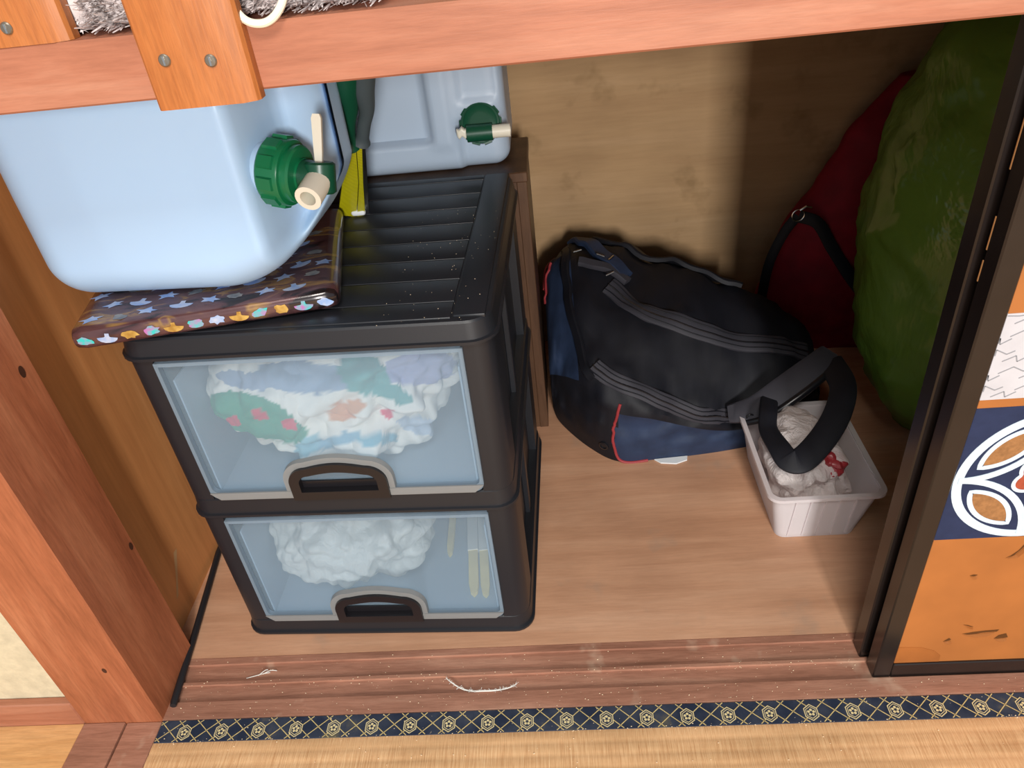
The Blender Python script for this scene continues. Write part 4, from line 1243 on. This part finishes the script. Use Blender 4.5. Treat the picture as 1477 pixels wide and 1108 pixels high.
for k in range(5):
    x = 0.887 + 0.0215 * k
    a = [(x, 0.2665, 0.006), (x + 0.0022, 0.2665, 0.006), (x + 0.007, 0.2605, 0.083), (x + 0.0045, 0.2605, 0.083)]
    obj('rib', xf(loft([[Vector(p) + Vector((0, -0.0012, 0)) for p in a], [Vector(p) + Vector((0, 0.0015, 0)) for p in a]]), TX), MT['boxclear'], BX, 0)
def crumple(c, s, n, amp, fs, seed):
    def wv(v):
        d = (v - Vector(c))
        k = 1 + amp * (fbm(v + Vector((seed, 0, 0)), fs, 3) + 0.8 * abs(fbm(v + Vector((0, seed, 2)), fs * 1.8, 2)) - 0.3)
        return Vector(c) + Vector((d.x * k, d.y * k, d.z * (0.6 + 0.4 * k)))
    return rbox(*c, *s, tuple(t * 0.42 for t in s), n, wv)
def fit(g, x0, x1, y0, y1, z0, slope=(0.014, 0.026)):
    out = []
    for v in g[0]:
        k = max(0, v.z) / 0.09
        out.append(Vector((max(x0 - slope[0] * k, min(x1 + slope[1] * k, v.x)), max(y0, min(y1, v.y)), max(z0, v.z))))
    return out, g[1]
cb = fit(crumple((0.938, 0.375, 0.062), (0.118, 0.19, 0.124), 26, 0.40, 13, 3.0), 0.877, 0.984, 0.272, 0.462, 0.0045)
CBG = tag(obj('carrier_bag', cb[0:2], MT['poly'], None, 30, origin=(0.938, 0.375, 0.0045)), 'crumpled white carrier bag stuffed in the clear plastic box', 'plastic bag')
rb_ = fit(crumple((0.962, 0.335, 0.092), (0.034, 0.05, 0.045), 12, 0.4, 30, 8.0), 0.879, 0.982, 0.275, 0.46, 0.006)
MT['redfoil'] = plain('red_wrapper', rgb(150, 44, 50), 0.4, 0.5)
obj('red_wrapper', ([v - Vector((0.938, 0.375, 0.0045)) for v in rb_[0]], rb_[1]), MT['redfoil'], CBG, 20)

# ================================================================== GREEN BAG, RED BAG
def blob_loft(stations, n, wv):
    """stations: (z, cx, cy, rx, ry)"""
    loops = []
    zs = spline([(s[0], s[1], s[2]) for s in stations], 10); rs = spline([(s[3], s[4], 0) for s in stations], 10)
    for c, r in zip(zs, rs):
        loops.append([wv(Vector((c.y + r.x * cos(t), c.z + r.y * sin(t), c.x)), t) for t in [2 * pi * k / n for k in range(n)]])
    return loft(loops)
def gw(v, t):
    cr = abs(fbm(v + Vector((1, 2, 3)), 6, 3)); k = 0.016 * fbm(v, 5, 2) - 0.014 * cr + 0.006 * fbm(v, 26, 3) + 0.010 * abs(fbm(Vector((v.x * 1.5, v.y * 1.5, v.z * .5)), 22, 2))
    return Vector((v.x + cos(t) * k, v.y + sin(t) * k, v.z))
GBG = empty('garbage_bag', (1.33, 0.50, 0.0), 0, 'bulging translucent green plastic bag behind the sliding doors', 'plastic bag')
TG = Matrix.Translation((-1.33, -0.50, 0))
stn = [(0.0005, 1.37, .50, .20, .12), (0.03, 1.37, .50, .24, .18), (0.12, 1.36, .50, .285, .23), (0.24, 1.355, .50, .312, .26), (0.38, 1.355, .50, .325, .27), (0.50, 1.365, .50, .320, .26), (0.60, 1.38, .50, .300, .24), (0.69, 1.40, .50, .27, .22), (0.765, 1.42, .50, .20, .16)]
obj('film', xf(blob_loft(stn, 96, gw), TG), MT['greenbag'], GBG, 60)
stn2 = [(0.012 + z * .97, x, y, a * .86, b * .84) for z, x, y, a, b in stn]
obj('contents', xf(blob_loft(stn2, 40, lambda v, t: v + Vector((cos(t), sin(t), 0)) * 0.02 * fbm(v, 9, 2)), TG), MT['filling'], GBG, 60)

RBG = empty('red_bag', (1.12, 0.80, 0.0), 0, 'dark red fabric bag with strap and metal ring in the corner shade', 'bag')
TR = Matrix.Translation((-1.12, -0.80, 0))
def rw(v, t):
    k = 0.012 * fbm(v, 9, 3)
    return Vector((v.x + cos(t) * k, min(YB - 0.004, v.y + sin(t) * k), v.z))
rst = [(0.0005, 1.14, .815, .13, .040), (0.04, 1.135, .812, .165, .052), (0.14, 1.130, .81, .165, .056), (0.24, 1.130, .812, .140, .052), (0.32, 1.150, .818, .115, .045), (0.40, 1.185, .825, .105, .038), (0.46, 1.21, .83, .095, .034), (0.52, 1.24, .835, .07, .026)]
obj('body', xf(blob_loft(rst, 48, rw), TR), MT['redbag'], RBG, 60)
obj('strap', xf(ribbon(spline([(1.012, .772, .300), (1.045, .762, .288), (1.075, .755, .24), (1.115, .748, .18), (1.16, .748, .12)], 8), 0.022, 0.004, (0, -1, 0.2)), TR), MT['blacknylon'], RBG, 40)
obj('strap', xf(ribbon(spline([(1.010, .772, .302), (0.988, .770, .27), (0.968, .772, .21), (0.962, .78, .13)], 8), 0.018, 0.004, (-.3, -1, 0.2)), TR), MT['blacknylon'], RBG, 40)
rc = Vector((1.008, .766, .306))
obj('ring', xf(tube([rc + Vector((0.011 * cos(t), -0.002, 0.011 * sin(t))) for t in [2 * pi * k / 24 for k in range(24)]], 0.0012, 8, closed=True), TR), MT['steel'], RBG, 40)
obj('clasp', xf(tube([rc + Vector((0.002, -0.003, 0.010)), rc + Vector((0.012, -0.004, 0.017)), rc + Vector((0.022, -0.003, 0.014))], 0.002, 8), TR), MT['steel'], RBG, 40)

# ================================================================== LINT, THREAD, CRUMBS
rl = random.Random(21)
th = spline([(.381, .046, .001), (.388, .040, .001), (.401, .0325, -.0012), (.415, .028, -.0012), (.429, .0262, .0012), (.444, .0262, .0012), (.457, .029, -.0012), (.468, .032, -.001), (.475, .036, -.001)], 10)
fz = [tube(th, [0.0006 + 0.0006 * sin(pi * i / len(th)) for i in range(len(th))], 6)]
for i in range(70):
    p = rl.choice(th); d = Vector((rl.uniform(-1, 1), rl.uniform(-1, 1), rl.uniform(.1, .6))) * 0.004
    fz.append(tube([p, p + d * .6, p + d], 0.00025, 4))
tag(obj('white_thread', join(*fz), MT['lint'], origin=(.43, .028, -.002)), 'curved fuzzy white thread lying on the sill', 'thread')
lt = []
for pts in ([(.096, .0605, -.0024), (.106, .063, -.002), (.119, .0665, -.0018), (.128, .068, -.002)], [(.112, .064, -.0022), (.120, .071, -.001), (.124, .072, -.0012)], [(.118, .066, -.002), (.128, .0705, -.001), (.137, .0705, -.002)]):
    lt.append(tube(spline(pts, 5), 0.0006, 5))
tag(obj('lint_wisp', join(*lt), MT['lint'], origin=(.117, .066, -.003)), 'small pale wisp of lint on the sill below the chest', 'lint')
cv, cf = [], []
def crumb(x, y, z, s):
    k = len(cv)
    q = [Vector((rl.uniform(-1, 1), rl.uniform(-1, 1), 0)).normalized() * s * rl.uniform(.6, 1) for _ in range(1)]
    a = rl.uniform(0, 6.28)
    for t in (0, 2.1, 4.2): cv.append(Vector((x + s * cos(a + t), y + s * sin(a + t) * rl.uniform(.4, 1), z)))
    cv.append(Vector((x, y, z + s * 0.9)))
    cf.extend([(k, k + 1, k + 3), (k + 1, k + 2, k + 3), (k + 2, k, k + 3), (k, k + 2, k + 1)])
for i in range(900):
    x = rl.uniform(0.01, 1.30)
    y = rl.choice((rl.uniform(0.001, 0.025), rl.uniform(0.03, 0.092), rl.gauss(-0.031, 0.002), rl.uniform(-0.09, -0.002), rl.gauss(0.05, .004)))
    if x > 0.92 and y > 0.022: continue
    if 0.026 < y < 0.0505 or 0.056 < y < 0.0825: z = -0.0029
    elif y > 0: z = 0.0001
    elif y > -0.0315: z = 0.0009
    else: z = 0.0003
    crumb(x, y, z, rl.choice((0.0004, 0.0005, 0.0006, 0.0008, 0.0011)))
for i in range(160):
    u, v = rl.uniform(0.3, 0.415), rl.uniform(0.0, 0.3)
    p = chest_world(u, v, ZT + 0.0024); 
    if rl.random() < 0.5: crumb(p.x, p.y, p.z, rl.choice((0.0003, 0.0004, 0.0006)))
cr = obj('wood_crumbs', (cv, cf), MT['crumb'], None, 0)
tag(cr, 'pale crumbs of sawdust scattered over sill and mat', 'crumbs', kind='stuff')
